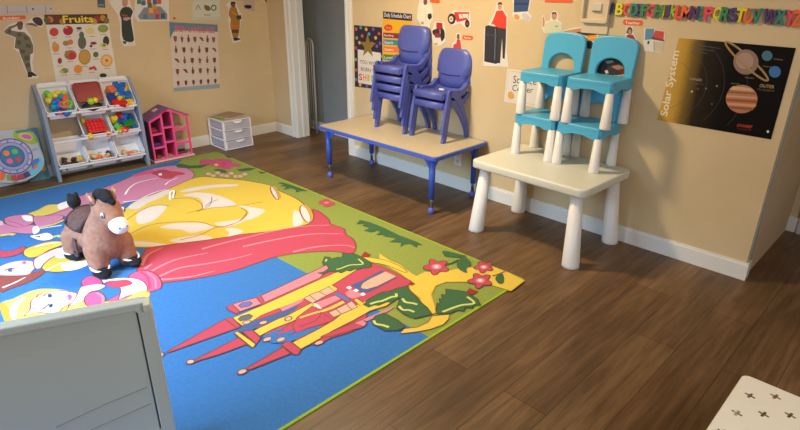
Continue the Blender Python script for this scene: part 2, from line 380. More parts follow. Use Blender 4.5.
# yellow gown
rp(I_, [(119, 216), (125, 209.6), (138, 201), (155, 194.5), (170, 189), (183.5, 183), (194, 179), (205, 177.5), (220, 179), (243, 181), (270, 186), (280.5, 192), (295.6, 199), (305, 206), (311, 212), (313, 219), (311, 223.6), (296, 228), (264, 233), (244, 235), (220, 239), (180, 244), (153, 248.3), (130, 248), (118, 247), (112, 230)], Yw, 4, Dk, .008)
for q in ([(128, 208), (140, 200), (155, 195), (167, 190.5), (170, 193), (160, 199), (148, 204), (137, 210)],
          [(139, 213), (150, 208), (163, 206), (167, 208), (160, 216), (152, 222), (140, 225), (136, 220)],
          [(183, 196.5), (195, 193.5), (211, 194.5), (226, 199), (236, 205), (226, 207.5), (211, 208.5), (202, 209.5), (203, 203), (197, 198)],
          [(180, 192), (195, 188), (215, 185.5), (236, 185), (236, 187), (210, 189), (190, 192.5)],
          [(160, 228), (175, 224.5), (200, 224), (214, 227.6), (205, 231), (191, 234), (182, 230.8), (168, 229.8)],
          [(170, 241), (190, 237), (205, 236.5), (213, 239.5), (196, 242.3), (179, 244)],
          [(225, 230), (234, 229), (243.5, 232.4), (235, 236), (228, 237.6), (229, 233)],
          [(236, 206), (252, 208), (265, 211), (260, 216), (250, 220.5), (243, 220), (249, 214), (245, 209.5)],
          [(294, 212), (299, 213), (303, 222), (299, 226.5), (293, 226)],
          [(130, 242), (150, 243), (170, 246), (152, 247), (132, 246)],
          [(215, 224), (235, 221), (250, 217.5), (240, 224), (225, 228)]): rp(I_, q, Wt, 4)
for q in ([(125, 222), (140, 212), (155, 206), (170, 207)], [(170, 200), (190, 199), (201, 204), (202, 210), (197, 212)], [(197, 213), (210, 209), (235, 207), (262, 203)],
          [(186, 214.5), (205, 209), (211, 204), (212, 198)], [(130, 235), (150, 226), (175, 223), (200, 223), (215, 227.5), (225, 227)], [(180, 241), (200, 236), (215, 229), (228, 227), (243, 220), (247, 213), (241, 209)],
          [(169, 201), (172, 194), (176, 192), (174, 199)], [(225, 227), (238, 223), (246, 215)], [(205, 207.5), (210, 203.5), (218, 200.5)]): rs(I_, q, Brn, .006)
rs(I_, [(170, 201), (170.5, 193), (174, 191.5), (173, 199)], White, .014)
for c, a, b, r in (((274.6, 194), 2.4, 7.4, -.5), ((305.5, 215), 4.2, 9.5, -.45)):
    e = ell(c[0], c[1], a, b, 16, r); rug.poly(e, Wt); rug.stroke(e, .009, Brn, 0, True)
    e = ell(c[0]+1.2, c[1]-.2, a, b, 16, r); rug.stroke(e[-4:]+e[:4], .02, Gld, 2)
# coral gown
CG = [(137, 280), (139, 265), (144, 254), (150, 248.8), (180, 244.4), (220, 239.3), (245, 235), (264, 233.2), (296, 228), (311, 223.8), (314, 216), (312, 210), (320, 213), (329, 220.6), (331, 225), (344, 229.6), (345.8, 235), (353, 240), (356, 246), (355, 252), (350, 254.5), (331, 252.4), (300, 254), (276, 258), (260, 263), (240, 270), (221, 275), (190, 280.6), (162, 284), (150, 284)]
rp(I_, CG, Coral, 3, Dk, .008)
for q in ([(152, 272), (175, 261), (208, 254)], [(160, 277.5), (180, 269), (206, 265), (236, 259.3), (252, 255)], [(145, 270), (152, 265)], [(142, 267), (148, 256), (163, 248.5)], [(202, 250), (224, 244), (249, 238), (270, 232.7), (300, 227.6), (330, 226)],
          [(243, 247.8), (270, 241.7), (300, 236.4), (320, 234.7), (343, 235)], [(293, 253), (310, 249), (325, 247), (346, 246.4), (355, 249)], [(160, 281), (190, 278), (215, 272)]): rs(I_, q, LPk, .02, .008)
# sash, bodice, sleeve of the coral gown (blonde figure)
rp(I_, [(128, 281), (131, 275.5), (138, 272.5), (148, 272), (157, 276), (162, 284), (160, 290), (150, 293), (140, 297), (128, 301), (118, 303), (105, 304), (118, 296), (132, 288)], HotP, 3, Dk)
rs(I_, [(141, 273), (148, 279), (150, 290)], Coral, .012); rs(I_, [(147, 273), (155, 280), (156, 289)], LPk, .01)
rp(I_, [(95, 283), (108, 280.5), (125, 279), (140, 281), (147, 287), (146, 293), (136, 295), (125, 298), (119, 301), (121, 290), (110, 285)], White, 3, Dk, .006)
rp(I_, [(106, 283), (118, 281.5), (128, 281), (133, 285), (120, 289), (108, 287)], Coral, 3)
rp(I_, [(82, 282), (90, 277), (98, 279), (103, 284), (96, 289), (84, 288)], HotP, 3, Dk, .005)
# blonde figure lying to the left
rp(I_, [(0, 307), (14, 300), (30, 293), (42, 290.4), (60, 291), (72, 294), (84, 301), (98, 302.5), (112, 303), (126, 300), (138, 293.5), (145, 292), (150, 296), (140, 306), (120, 312), (90, 316), (50, 322), (20, 330), (8, 334)], Hair, 4, Gld)
rp(I_, [(0, 312), (0, 303), (8, 316), (14, 334), (2, 334)], Blu)
rp(I_, [(0, 307), (5, 304), (12, 315), (16, 332), (9, 335), (4, 320)], Gld, 2)
rp(I_, [(12, 320), (10, 311), (16, 302.5), (26, 298), (20, 305), (17, 312), (16, 320)], White, 3)
rp(I_, [(24, 317.5), (30, 312), (31, 304), (35, 298.5), (46, 294.5), (58, 292), (70, 293), (78, 295), (79.5, 297), (77, 301), (70, 306), (63, 309), (60, 314), (52, 315), (40, 314), (30, 315.5)], Skin, 3, Brn, .006)
rp(I_, [(76, 299), (80, 290), (84, 287.5), (98, 285), (106, 287), (100, 291), (90, 293.5), (86, 300), (79, 305), (70, 307)], Skin, 3, Brn, .005)
rp(I_, ell(95, 301, 10.5, 8, 18, -.15), HotP, 0, Dk, .006); rs(I_, [(97, 294), (103, 298), (103, 305)], LPk, .014)
rs(I_, [(20, 322), (34, 317), (50, 316), (66, 309), (70, 304)], Gld, .008); rs(I_, [(26, 326), (50, 322), (70, 319), (90, 314)], Gld, .006); rs(I_, [(62, 314), (68, 310), (69, 306)], Brn, .005)
for cx, cy, r in ((49.5, 297.2, -.05), (50.5, 307, -.55)):
    rug.poly(ell(cx, cy, 4.2, 2.0, 14, r), White); rug.poly(ell(cx+.6, cy, 2.6, 1.9, 12, r), DBlu); rug.poly(ell(cx+1.2, cy, 1.1, 1.1, 10), mat((30, 30, 50), .8))
rs(I_, [(44, 297.5), (47, 295.4), (52, 295.2)], Brn, .012, .006); rs(I_, [(43, 310.6), (46.5, 308), (50, 304.6)], Brn, .012, .006)
rs(I_, [(37, 299), (38.5, 296), (42, 294.6)], Brn, .006); rs(I_, [(33, 311), (35, 309)], Brn, .006); rs(I_, [(57, 297.3), (60, 297.6), (63, 297.6)], Gld, .008)
rp(I_, [(67, 297.5), (70, 295.6), (72.5, 298), (71, 301), (68, 301.5), (69, 299)], HotP, 2)
rp(I_, [(62, 321), (80, 315), (100, 312.5), (80, 319)], Blu, 2)
# brunette figure behind it
rp(I_, [(0, 277), (12, 273), (28, 275), (40, 272), (46, 272), (36, 280), (22, 286), (8, 291), (0, 293)], Brn, 3, Dk)
rs(I_, [(3, 289), (14, 284.5), (26, 278.5)], White, .016, .006)
rp(I_, [(-4, 270), (8, 264.5), (20, 262), (33, 262.5), (37, 267), (33, 272), (28, 276), (14, 277), (-4, 276)], Skin, 3, Brn, .006)
rug.poly(ell(11, 271.5, 4.6, 2, 14, -.1), White); rug.poly(ell(10.5, 271.8, 2.6, 1.6, 12), DBlu); rs(I_, [(5, 272), (10, 269.8), (15, 270.6)], Brn, .012)
rp(I_, [(22, 264), (25, 262.4), (27, 264), (25, 265.6)], HotP, 2)
rp(I_, [(24, 256), (25, 251), (34, 247), (48, 243), (61, 242.5), (63, 246), (50, 251), (40, 257), (30, 259)], Yw, 3, Dk); rs(I_, [(36, 248), (48, 245), (60, 243.5)], White, .018, .008)
rp(I_, [(34, 262), (40, 257), (50, 252), (60, 249), (70, 250), (66, 257), (52, 262), (44, 268), (36, 270)], Skin, 3, Brn, .006)
rp(I_, [(42, 270), (48, 262), (60, 256), (78, 258), (92, 262), (84, 268), (70, 272), (54, 273.5)], Yw, 3, Dk); rp(I_, [(55, 257), (66, 252), (72, 256), (62, 260)], Wt, 3); rp(I_, [(62, 266), (84, 262), (94, 263), (80, 270), (66, 272)], White, 3)
rs(I_, [(46, 272), (60, 265), (76, 262)], White, .012, .006)
rp(I_, [(0, 252), (8, 252.5), (18, 250), (24, 247.5), (26, 250), (20, 255), (10, 258), (0, 258.5)], Coral, 3, Dk, .006)
rp(I_, [(30, 237.5), (38, 236), (48, 234), (54, 238), (50, 241), (40, 241.5)], White, 3, Dk, .004); rp(I_, [(34, 238), (40, 237), (41, 239)], Brn); rs(I_, [(53, 238.5), (58, 237), (62, 238)], Lg, .03); rs(I_, [(28, 252), (42, 248), (52, 247)], Gld, .006)
# third figure in pale pink by the far edge
rp(I_, [(28, 215), (38, 211), (48, 206), (60, 205), (70, 201), (74, 206), (58, 213), (44, 217), (32, 217.5)], Hair, 3, Dk, .005)
rp(I_, [(58, 206), (66, 202.5), (72, 203), (68, 208), (60, 211)], White, 3)
rp(I_, [(4, 221), (10, 217.5), (24, 215.5), (33, 216.5), (35, 222), (30, 226), (20, 229), (8, 226)], Mv, 3, Dk); rp(I_, [(22, 217), (31, 217), (33.5, 222), (26, 222)], White, 3)
rp(I_, [(34, 218), (46, 217), (58, 216), (64, 217.5), (60, 222), (50, 226), (40, 228.5), (35, 225)], Mv, 3, Dk, .005); rp(I_, [(0, 224), (6, 225), (18, 228.5), (33, 226), (38, 229), (36, 234), (26, 235), (12, 234), (0, 236)], Mv, 3, Dk, .005)
rp(I_, [(33, 229), (38, 227), (40, 232), (34, 235.5)], White, 3); rs(I_, [(0, 237), (10, 235.5), (15, 236)], Hair, .03); rs(I_, [(6, 221.5), (16, 224), (24, 227)], HotP, .01); rs(I_, [(40, 228.7), (54, 225.5), (64, 221)], Hair, .02); rs(I_, [(40, 230), (52, 228), (62, 226.5)], White, .014)
rp(I_, [(0, 222), (3, 222.5), (4, 226), (0, 227)], Skin)
# meadow details
H = (320, 200, 6.617); I2 = (220, 160, 6.617); B = (300, 240, 7.96); F = (350, 280, 7.96); G = (390, 240, 5.714)
rp(H, [(240, 168), (265, 140), (330, 155), (420, 190), (520, 240), (640, 285), (685, 308), (648, 302), (640, 325), (600, 298), (560, 300), (530, 320), (538, 290), (500, 288), (460, 285), (505, 262), (470, 255), (430, 250), (415, 238), (370, 240), (400, 218), (375, 210), (340, 222), (290, 210), (330, 192), (280, 178), (300, 165)], Dg)
rp(I2, [(380, 160), (410, 155), (450, 165), (520, 190), (585, 212), (530, 212), (505, 222), (500, 203), (470, 192), (420, 205), (440, 185), (400, 180), (425, 170)], Dg)
for c in ((322.5, 203.5), (331, 204.5), (326, 202), (327, 206)): rug.poly(ell(c[0], c[1], 4, 2), Coral)
rug.poly(ell(326.5, 203.8, 2.6, 1.1), LPk)
# yellow path
rp(G, [(-60, 85), (0, 125), (60, 150), (125, 200), (150, 214), (200, 190), (270, 195), (420, 165), (600, 165), (680, 195), (768, 240), (690, 300), (600, 272), (530, 252), (440, 247), (320, 248), (260, 270), (235, 320), (255, 380), (262, 424), (215, 440), (170, 340), (110, 290), (118, 245), (60, 200), (0, 165), (-60, 130)], Yw, 0, Gld, .006)
rp(B, [(470, 150), (530, 148), (620, 160), (700, 180), (800, 222), (850, 260), (830, 270), (700, 215), (580, 190), (500, 175)], Yw, 2, Dk, .005)
rp(F, [(430, 402), (540, 388), (620, 350), (655, 300), (790, 286), (785, 325), (740, 370), (640, 405), (540, 425), (400, 440)], Yw, 0, Dk, .005)
# castle, laid out in the frame of its own close-up
Z7 = (150, 250, 2.39); A = (220, 280, 7.96); D = (220, 320, 7.96); E = (300, 285, 7.96); CC = (150, 310, 7.96)
rp(Z7, [(265, 130), (395, 64), (430, 40), (520, 32), (560, 45), (625, 78), (600, 105), (520, 140), (515, 180), (480, 200), (430, 215), (400, 232), (330, 215), (270, 205), (255, 190)], Coral, 0, Dk, .006)
# pink tower
rp(A, [(100, 205), (300, 150), (620, 0), (790, -80), (1000, -190), (880, -85), (796, -5), (340, 200), (160, 265)], LPk, 0, Dk)
rp(A, [(52, 228), (100, 205), (160, 265), (130, 282), (75, 255)], Coral, 0, Dk, .006)
rp(A, [(290, 153), (325, 135), (355, 185), (330, 200)], Coral, 0, Dk, .005); rp(A, [(150, 215), (180, 195), (240, 183), (258, 200), (235, 220), (170, 234)], Purp, 0, Dk, .006)
# yellow tower
rp(A, [(98, 315), (340, 213), (796, 6), (1090, -120), (1110, -80), (820, 100), (680, 160), (470, 242), (180, 378)], Yw, 0, Dk)
rp(A, [(145, 325), (170, 300), (235, 284), (262, 300), (240, 325), (165, 342)], mat((90, 100, 110), .9), 0, Dk, .005)
rp(CC, [(130, 350), (600, 85), (655, 72), (725, 145), (690, 160), (150, 352)], Coral, 0, Dk); rs(CC, [(600, 88), (630, 110), (690, 155)], Dk, .006)
rug.poly(ell(162, 356, 2.4, 2), Cream); rug.stroke(ell(162, 356, 2.4, 2), .006, Dk, 0, True)
# blue gap and pinks between the towers
rp(A, [(190, 372), (300, 325), (480, 270), (640, 205), (600, 250), (520, 300), (400, 350), (280, 400), (240, 430), (120, 430)], DBlu)
rp(A, [(250, 345), (330, 295), (470, 238), (490, 262), (420, 290), (330, 320)], Coral, 0, Dk, .005); rp(A, [(480, 240), (560, 205), (680, 160), (640, 195), (560, 235), (500, 262)], LPk)
for q in ((215, 350), (345, 353)): rug.poly(ell(220+q[0]/7.96, 280+q[1]/7.96, 4.4, 1.7, 14, -.25), Cream); rug.stroke(ell(220+q[0]/7.96, 280+q[1]/7.96, 4.4, 1.7, 14, -.25), .005, Dk, 0, True)
# middle tower
rp(D, [(270, 98), (470, 0), (520, -15), (720, -120), (796, -125), (796, -100), (690, -60), (590, 20), (540, 40), (420, 88), (318, 142)], Yw, 0, Dk)
rp(D, [(180, 108), (265, 98), (325, 158), (290, 205)], Coral, 0, Dk); rp(D, [(115, 120), (145, 105), (288, 205), (258, 237)], Yw, 0, Dk)
rp(D, [(148, 155), (212, 208), (0, 287), (-215, 352), (-215, 342), (0, 230)], Coral, 0, Dk)
rug.poly(ell(190.8, 363.6, 4.2, 2.2, 14, -.2), Cream); rug.stroke(ell(190.8, 363.6, 4.2, 2.2, 14, -.2), .006, Dk, 0, True)
rug.poly(ell(288.5, 320.5, 3.6, 2, 14, -.3), Cream); rug.stroke(ell(288.5, 320.5, 3.6, 2, 14, -.3), .006, Dk, 0, True); rs(A, [(590, 325), (680, 300), (796, 270)], Yw, .016)
# blue around the lower roofs
rp(D, [(330, 145), (440, 100), (560, 50), (700, 60), (796, 20), (796, 75), (640, 150), (560, 190), (420, 200)], Blu)
rp(D, [(440, 135), (590, 20), (700, -10), (796, -30), (796, 20), (620, 85)], Coral, 0, Dk, .005); rp(D, [(545, 135), (640, 85), (796, 10), (860, 0), (850, 40), (700, 85)], Coral, 0, Dk, .005)
for q, a in (((378, 168), 4.8), ((485, 170), 4.8), ((790, 195), 4.8)): rug.poly(ell(220+q[0]/7.96, 320+q[1]/7.96, a, 2, 14, -.3), Cream); rug.stroke(ell(220+q[0]/7.96, 320+q[1]/7.96, a, 2, 14, -.3), .005, Dk, 0, True)
rp(E, [(-30, 395), (60, 360), (265, 297), (180, 238), (100, 180), (-20, 270), (-60, 340)], Coral, 0, Dk, .005)
rs(E, [(0, 345), (120, 300), (170, 240)], Dk, .005); rs(E, [(0, 275), (90, 245), (160, 225)], Yw, .014)
# front tower
rp(D, [(575, 195), (700, 130), (796, 80), (900, 20), (1020, -80), (1150, -135), (1250, -160), (1400, -200), (1430, -180), (1330, -100), (1200, -60), (1060, 20), (900, 100), (796, 165), (645, 248)], Yw, 0, Dk)
rp(D, [(490, 215), (530, 185), (575, 195), (645, 250), (625, 290), (588, 290)], Coral, 0, Dk); rp(D, [(500, 232), (562, 282), (235, 412), (215, 400)], Coral, 0, Dk)
rug.poly(ell(242.5, 373.6, 5, 2.4, 14, -.3), Cream); rug.stroke(ell(242.5, 373.6, 5, 2.4, 14, -.3), .006, Dk, 0, True)
rp(E, [(160, 430), (300, 365), (420, 318), (450, 300), (520, 335), (500, 350), (380, 385), (250, 425)], Coral, 0, Dk, .005); rp(E, [(430, 318), (500, 290), (530, 320), (510, 345)], LPk, 0, Dk, .004)
rp(E, [(500, 290), (720, 195), (765, 180), (700, 225), (530, 305)], LPk)
# masonry, gate and battlements
rp(E, [(30, 120), (90, 88), (160, 62), (230, 28), (285, 62), (180, 115), (100, 160)], Cream, 0, Dk, .005); rs(E, [(75, 95), (130, 140)], Dk, .004); rs(E, [(150, 65), (215, 100)], Dk, .004)
rp(E, [(100, 165), (160, 140), (280, 95), (330, 125), (250, 165), (170, 200)], LPk, 0, Dk, .004); rp(E, [(150, 225), (240, 190), (340, 140), (360, 155), (260, 205), (180, 232)], Yw)
rp(E, [(228, 235), (300, 200), (380, 160), (415, 143), (458, 190), (360, 235), (270, 272)], Cream, 0, Dk, .005); rs(E, [(285, 205), (330, 245)], Dk, .004); rs(E, [(370, 165), (410, 210)], Dk, .004)
rp(E, [(228, 26), (255, 15), (302, 45), (280, 63)], Yw, 0, Dk, .004); rp(E, [(428, 135), (452, 120), (512, 163), (480, 182)], Yw, 0, Dk, .004)
rp(E, [(268, 88), (300, 68), (405, 130), (375, 150)], Purp, 0, Dk, .004); rp(E, [(100, 160), (140, 165), (178, 205), (140, 200)], Wt)
rp(E, [(360, 80), (400, 45), (420, 55), (480, 80), (500, 100), (420, 125), (380, 110)], LPk)
rp(B, [(410, 370), (480, 345), (640, 258), (680, 258), (720, 285), (775, 310), (620, 395), (540, 430), (470, 425)], DBlu)
rp(B, [(480, 388), (500, 355), (560, 320), (682, 262), (770, 305), (620, 382), (535, 407), (495, 402)], Cream, 0, Dk, .005)
for x, y in ((385, 35), (440, 58), (495, 88)): rp(E, [(x-18, y), (x+8, y-14), (x+30, y+2), (x+5, y+14)], White)
# bushes
def bush(z, pts, hl, w=.014):
    rp(z, pts, Dg, 0, mat((70, 56, 40), .9), .006)
    for h in hl: rs(z, h, Lg, w)
bush(B, [(180, 190), (200, 145), (240, 150), (250, 165), (300, 150), (340, 150), (340, 117), (430, 122), (485, 145), (560, 188), (572, 222), (545, 235), (500, 235), (470, 250), (440, 245), (400, 262), (370, 255), (330, 277), (290, 262), (230, 265), (180, 287), (140, 275), (190, 268), (232, 240), (215, 215), (190, 215)], [[(290, 248), (330, 238), (400, 213), (500, 205), (465, 165)], [(205, 185), (212, 165)]], .010)
rp(B, [(480, 150), (515, 105), (562, 130), (535, 150)], Rd)
bush(F, [(110, 212), (150, 165), (180, 150), (260, 108), (300, 108), (380, 78), (455, 60), (480, 105), (530, 150), (560, 190), (612, 232), (655, 290), (600, 300), (520, 322), (440, 292), (372, 240), (400, 155), (330, 192), (290, 190), (230, 217), (190, 215), (150, 232)], [[(160, 207), (210, 190), (260, 180), (330, 150), (368, 145), (365, 122)], [(418, 162), (440, 190), (500, 200), (535, 210)], [(390, 222), (420, 252), (470, 255), (512, 270)]])
rp(F, [(470, 45), (482, 22), (520, 45), (490, 60)], Rd)
bush(F, [(175, 340), (205, 300), (270, 278), (330, 310), (380, 335), (440, 388), (385, 415), (280, 418), (190, 370)], [[(190, 338), (205, 365), (260, 375), (310, 392)]])
bush(G, [(262, 412), (272, 370), (285, 372), (282, 345), (300, 345), (292, 322), (320, 322), (318, 290), (380, 298), (430, 305), (500, 350), (518, 385), (480, 380), (470, 400), (430, 395), (420, 418), (385, 410), (340, 432), (270, 432)], [[(300, 422), (400, 385), (480, 372), (440, 335)]])
rp(G, [(430, 310), (455, 285), (503, 305), (470, 323)], Rd)
# flowers and leaves in the near corner
rp(G, [(298, 75), (320, 72), (400, 92), (436, 100), (400, 108), (340, 105), (310, 98)], Dg, 2); rp(G, [(380, 155), (390, 125), (420, 105), (458, 130), (460, 155), (436, 175), (440, 200), (400, 182)], Dg, 2); rs(G, [(310, 152), (350, 142), (390, 122)], Dg, .012)
rp(G, [(600, 232), (615, 208), (640, 200), (652, 230), (645, 258), (620, 258)], Dg, 2); rs(G, [(585, 215), (620, 205), (655, 190)], Dk, .008)
for cx, cy, R_ in ((265, 163, 1.0), (535, 165, .75), (515, 242, .95)):
    pts = []
    for k in range(30):
        a = 2*PI*k/30+.5; rr = (62+16*math.cos(5*(a-.5)))*R_; pts.append((cx+rr*math.cos(a), cy+rr*.62*math.sin(a)))
    rp(G, pts, Coral, 0, Dk, .006); rug.poly([(390+(cx+30*math.cos(t)*R_)/5.714, 240+(cy+16*math.sin(t)*R_)/5.714) for t in [k*PI/4 for k in range(8)]], LPk); rug.poly([(390+(cx+14*math.cos(t)*R_)/5.714, 240+(cy+9*math.sin(t)*R_)/5.714) for t in [k*PI/4 for k in range(8)]], Wt)
rp(I_, [(161, 404), (165, 401.5), (167, 403), (164, 405)], Coral)
rug.build('area_rug', 'large play rug printed with cartoon princesses and a pink castle', 'rug')

# ------------------------------------------------------------------ tables
def grid_rot(x, y, rz, lx, ly):
    c, s_ = math.cos(rz), math.sin(rz); return (x+c*lx-s_*ly, y+s_*lx+c*ly)
BluP = mat((84, 94, 172), .38, name='blue_violet_plastic'); BluM = mat((60, 92, 190), .3, name='blue_enamel'); Chrome = mat((190, 190, 185), .25, 1, name='chrome')
TanTop = nmat('tan_laminate', (194, 178, 148), (200, 184, 154), 40, .38)
t = thing('activity_table', 'long tan-topped table with blue edge and blue adjustable legs under the blue chairs', 'table', (2.150, -.302, 0), math.radians(.74))
BL_, BW_, BH_ = 1.256, .592, .43
b = MB(); b.prism(rrect(-BL_/2+.014, -BW_/2+.014, BL_/2-.014, BW_/2-.014, .03), 'z', BH_-.010, BH_, TanTop); b.build('tabletop', t)
b = MB(); me = curve_mesh([rrect(-BL_/2, -BW_/2, BL_/2, BW_/2, .032), rrect(-BL_/2+.014, -BW_/2+.014, BL_/2-.014, BW_/2-.014, .03)], .010, .003); b.mesh(me, Matrix.Translation((0, 0, BH_-.0145)), BluM)
b.prism(rrect(-BL_/2+.012, -BW_/2+.012, BL_/2-.012, BW_/2-.012, .04), 'z', BH_-.026, BH_-.0105, mat((70, 74, 90), .7)); o = b.build('edge_band', t); o['label'] = 'blue edge band'
for sx in (-1, 1):
    for sy in (-1, 1):
        x, y = sx*(BL_/2-.075), sy*(BW_/2-.06)
        b = MB(); b.cone((x, y, .115), (x, y, BH_-.02), .021, .023, BluM); b.cone((x, y, .105), (x, y, .125), .018, .021, BluM)
        for dx, dy in ((-sx, 0), (0, -sy)):
            p = [(0, 0), (.075, 0), (.012, -.075), (0, -.075)]
            q = [Vector((x+dx*(.018+u), y+dy*(.018+u), BH_-.026+v)) for u, v in p]; n_ = Vector((dy, dx, 0))*.002
            A_ = [b.bm.verts.new(v+n_) for v in q]; B_ = [b.bm.verts.new(v-n_) for v in q]
            fs = [b.bm.faces.new(A_), b.bm.faces.new(B_[::-1])]+[b.bm.faces.new((A_[i], A_[(i+1) % 4], B_[(i+1) % 4], B_[i])) for i in range(4)]; b._fin(fs, BluM)
        lg = b.build('leg', t)
        b = MB(); b.cone((x, y, .03), (x, y, .16), .012, .012, Chrome); b.build('leg_insert', lg)['label'] = 'chrome leg insert'
        b = MB(); b.lathe([(.019, 0), (.024, .004), (.024, .022), (.018, .038), (.013, .046)], BluP, (x, y, 0)); b.build('foot', lg)

WhP = mat((218, 216, 200), .42, name='cream_plastic'); WhLeg = mat((232, 228, 222), .4, name='white_plastic')
t = thing('play_table', 'white plastic table with thick tapered legs under the stacked turquoise chairs', 'table', (3.450, -.300, 0), math.radians(-1.2))
b = MB(); me = curve_mesh([rrect(-.392, -.278, .392, .278, .045, 8)], .015, .010); b.mesh(me, Matrix.Translation((0, 0, .455)), WhP, True)
for f in b.bm.faces:
    if abs(f.normal.z) > .95: f.smooth = False
b.build('tabletop', t)
for sx in (-1, 1):
    for sy in (-1, 1):
        b = MB(); x, y = sx*.335, sy*.225
        b.lathe([(.046, 0), (.050, .004), (.049, .02), (.034, .43)], WhLeg, (x+sx*.010, y+sy*.010, 0))
        for v in b.bm.verts: v.co.x -= sx*.030*v.co.z/.43; v.co.y -= sy*.022*v.co.z/.43
        b.build('leg', t)

# ------------------------------------------------------------------ blue stacking chairs
def blue_chair(name, label):
    t = thing(name, label, 'chair', group='stacked blue chairs')
    # seat: slightly dished slab with rolled front lip
    b = MB(); prof = [(-.128, .236), (-.132, .264), (-.118, .281), (-.05, .276), (.05, .266), (.10, .271), (.125, .292), (.115, .262), (.05, .250), (-.05, .258), (-.110, .262), (-.118, .236)]
    b.prism(cr(prof, True, 3), 'x', -.138, .138, BluP, True)
    for sx in (-1, 1): b.prism([(-.122, .240), (-.126, .276), (.12, .288), (.12, .250), (.05, .240)], 'x', sx*.138, sx*.146, BluP)
    b.build('seat', t)
    # backrest: curved shell
    b = MB(); W0 = [(0.0, .122), (.055, .124), (.088, .132), (.104, .156), (.18, .160), (.232, .152), (.258, .136), (.268, .112)]
    rows = []
    for k, (h, hw) in enumerate(W0):
        row = []
        for i in range(11):
            u = -1+2*i/10; y = .112+.16*h*1.0+.0-.022*(u*u)*(-1) - .03*math.sin(min(h/.29, 1)*PI)*0
            z = .283+h+(.0 if k < 7 else .004*(1-u*u))
            row.append((u*hw, y, z))
        rows.append(row)
    fr_ = [[b.bm.verts.new((x, y-.006-(.010 if r >= 2 and abs(c-5) < 5 else 0), z)) for c, (x, y, z) in enumerate(row)] for r, row in enumerate(rows)]
    bk = [[b.bm.verts.new((x, y+.010, z)) for x, y, z in row] for row in rows]
    fs = []
    for r in range(len(rows)-1):
        for c in range(10):
            fs.append(b.bm.faces.new((fr_[r][c], fr_[r][c+1], fr_[r+1][c+1], fr_[r+1][c]))); fs.append(b.bm.faces.new((bk[r][c], bk[r+1][c], bk[r+1][c+1], bk[r][c+1])))
        fs.append(b.bm.faces.new((fr_[r][0], fr_[r+1][0], bk[r+1][0], bk[r][0]))); fs.append(b.bm.faces.new((fr_[r][10], bk[r][10], bk[r+1][10], fr_[r+1][10])))
    for c in range(10):
        fs.append(b.bm.faces.new((fr_[-1][c], fr_[-1][c+1], bk[-1][c+1], bk[-1][c]))); fs.append(b.bm.faces.new((fr_[0][c], bk[0][c], bk[0][c+1], fr_[0][c+1])))
    b._fin(fs, BluP, True); br = b.build('backrest', t)
    # hand slot: its shade painted as a dark line across the lower back panel
    b = MB(); b.tube([(-.085+.17*i/8, .112+.16*.075-.0035+.022*((-.6+1.2*i/8)**2)-.0085, .285+.083+.006*(2*i/8-1)**2) for i in range(9)], .0042, mat((30, 30, 96), .6), 6); b.build('hand_slot', br)
    for sx in (-1, 1):
        x0, x1 = sx*.144, sx*.166
        b = MB(); b.prism(cr([(-.140, 0), (-.146, .008), (-.128, .10), (-.104, .22), (-.088, .288), (-.074, .302), (-.060, .296), (-.066, .25), (-.084, .16), (-.100, .06), (-.112, .004), (-.118, 0)], True, 3), 'x', x0, x1, BluP); b.build('leg', t)
        b = MB(); b.prism(cr([(-.075, .292), (.0, .290), (.045, .240), (.080, .180), (.118, .105), (.138, .05), (.142, 0), (.118, 0), (.112, .04), (.086, .095), (.04, .165), (.0, .215), (-.035, .245), (-.075, .262)], True, 3), 'x', x0, x1, BluP); b.build('leg', t)
        b = MB(); b.prism(cr([(-.04, .294), (.06, .290), (.122, .330), (.142, .325), (.128, .295), (.08, .262), (.0, .268), (-.04, .272)], True, 3), 'x', sx*.128, sx*.160, BluP); b.build('side_support', t)
    return t
bc = blue_chair('stacking_chair', 'bottom blue chair of the taller stack of four')
ranks = [('bottom', 0), ('second from bottom', 1), ('third from bottom', 2), ('top', 3)]
XL, XR, YCH = 2.050, 2.424, -.158
bc.location = (XL, YCH, BH_)
for nm, k in ranks[1:]: dup(bc, (XL-.002*k, YCH-.013*k, BH_+.0685*k), nm+' blue chair of the taller stack of four')
dup(bc, (XR, YCH+.01, BH_), 'lower blue chair of the shorter stack of two')
tc_ = dup(bc, (XR+.004, YCH-.003, BH_+.0685), 'upper blue chair of the shorter stack of two, white sticker glare on its seat')
b = MB(); b.prism(ell(-.028, .055, .024, .015, 18), 'z', .2675, .2745, mat((240, 238, 232), .5)); b.build('sticker', tc_)['label'] = 'round white sticker glare'  # glare of the sticker put into this white oval

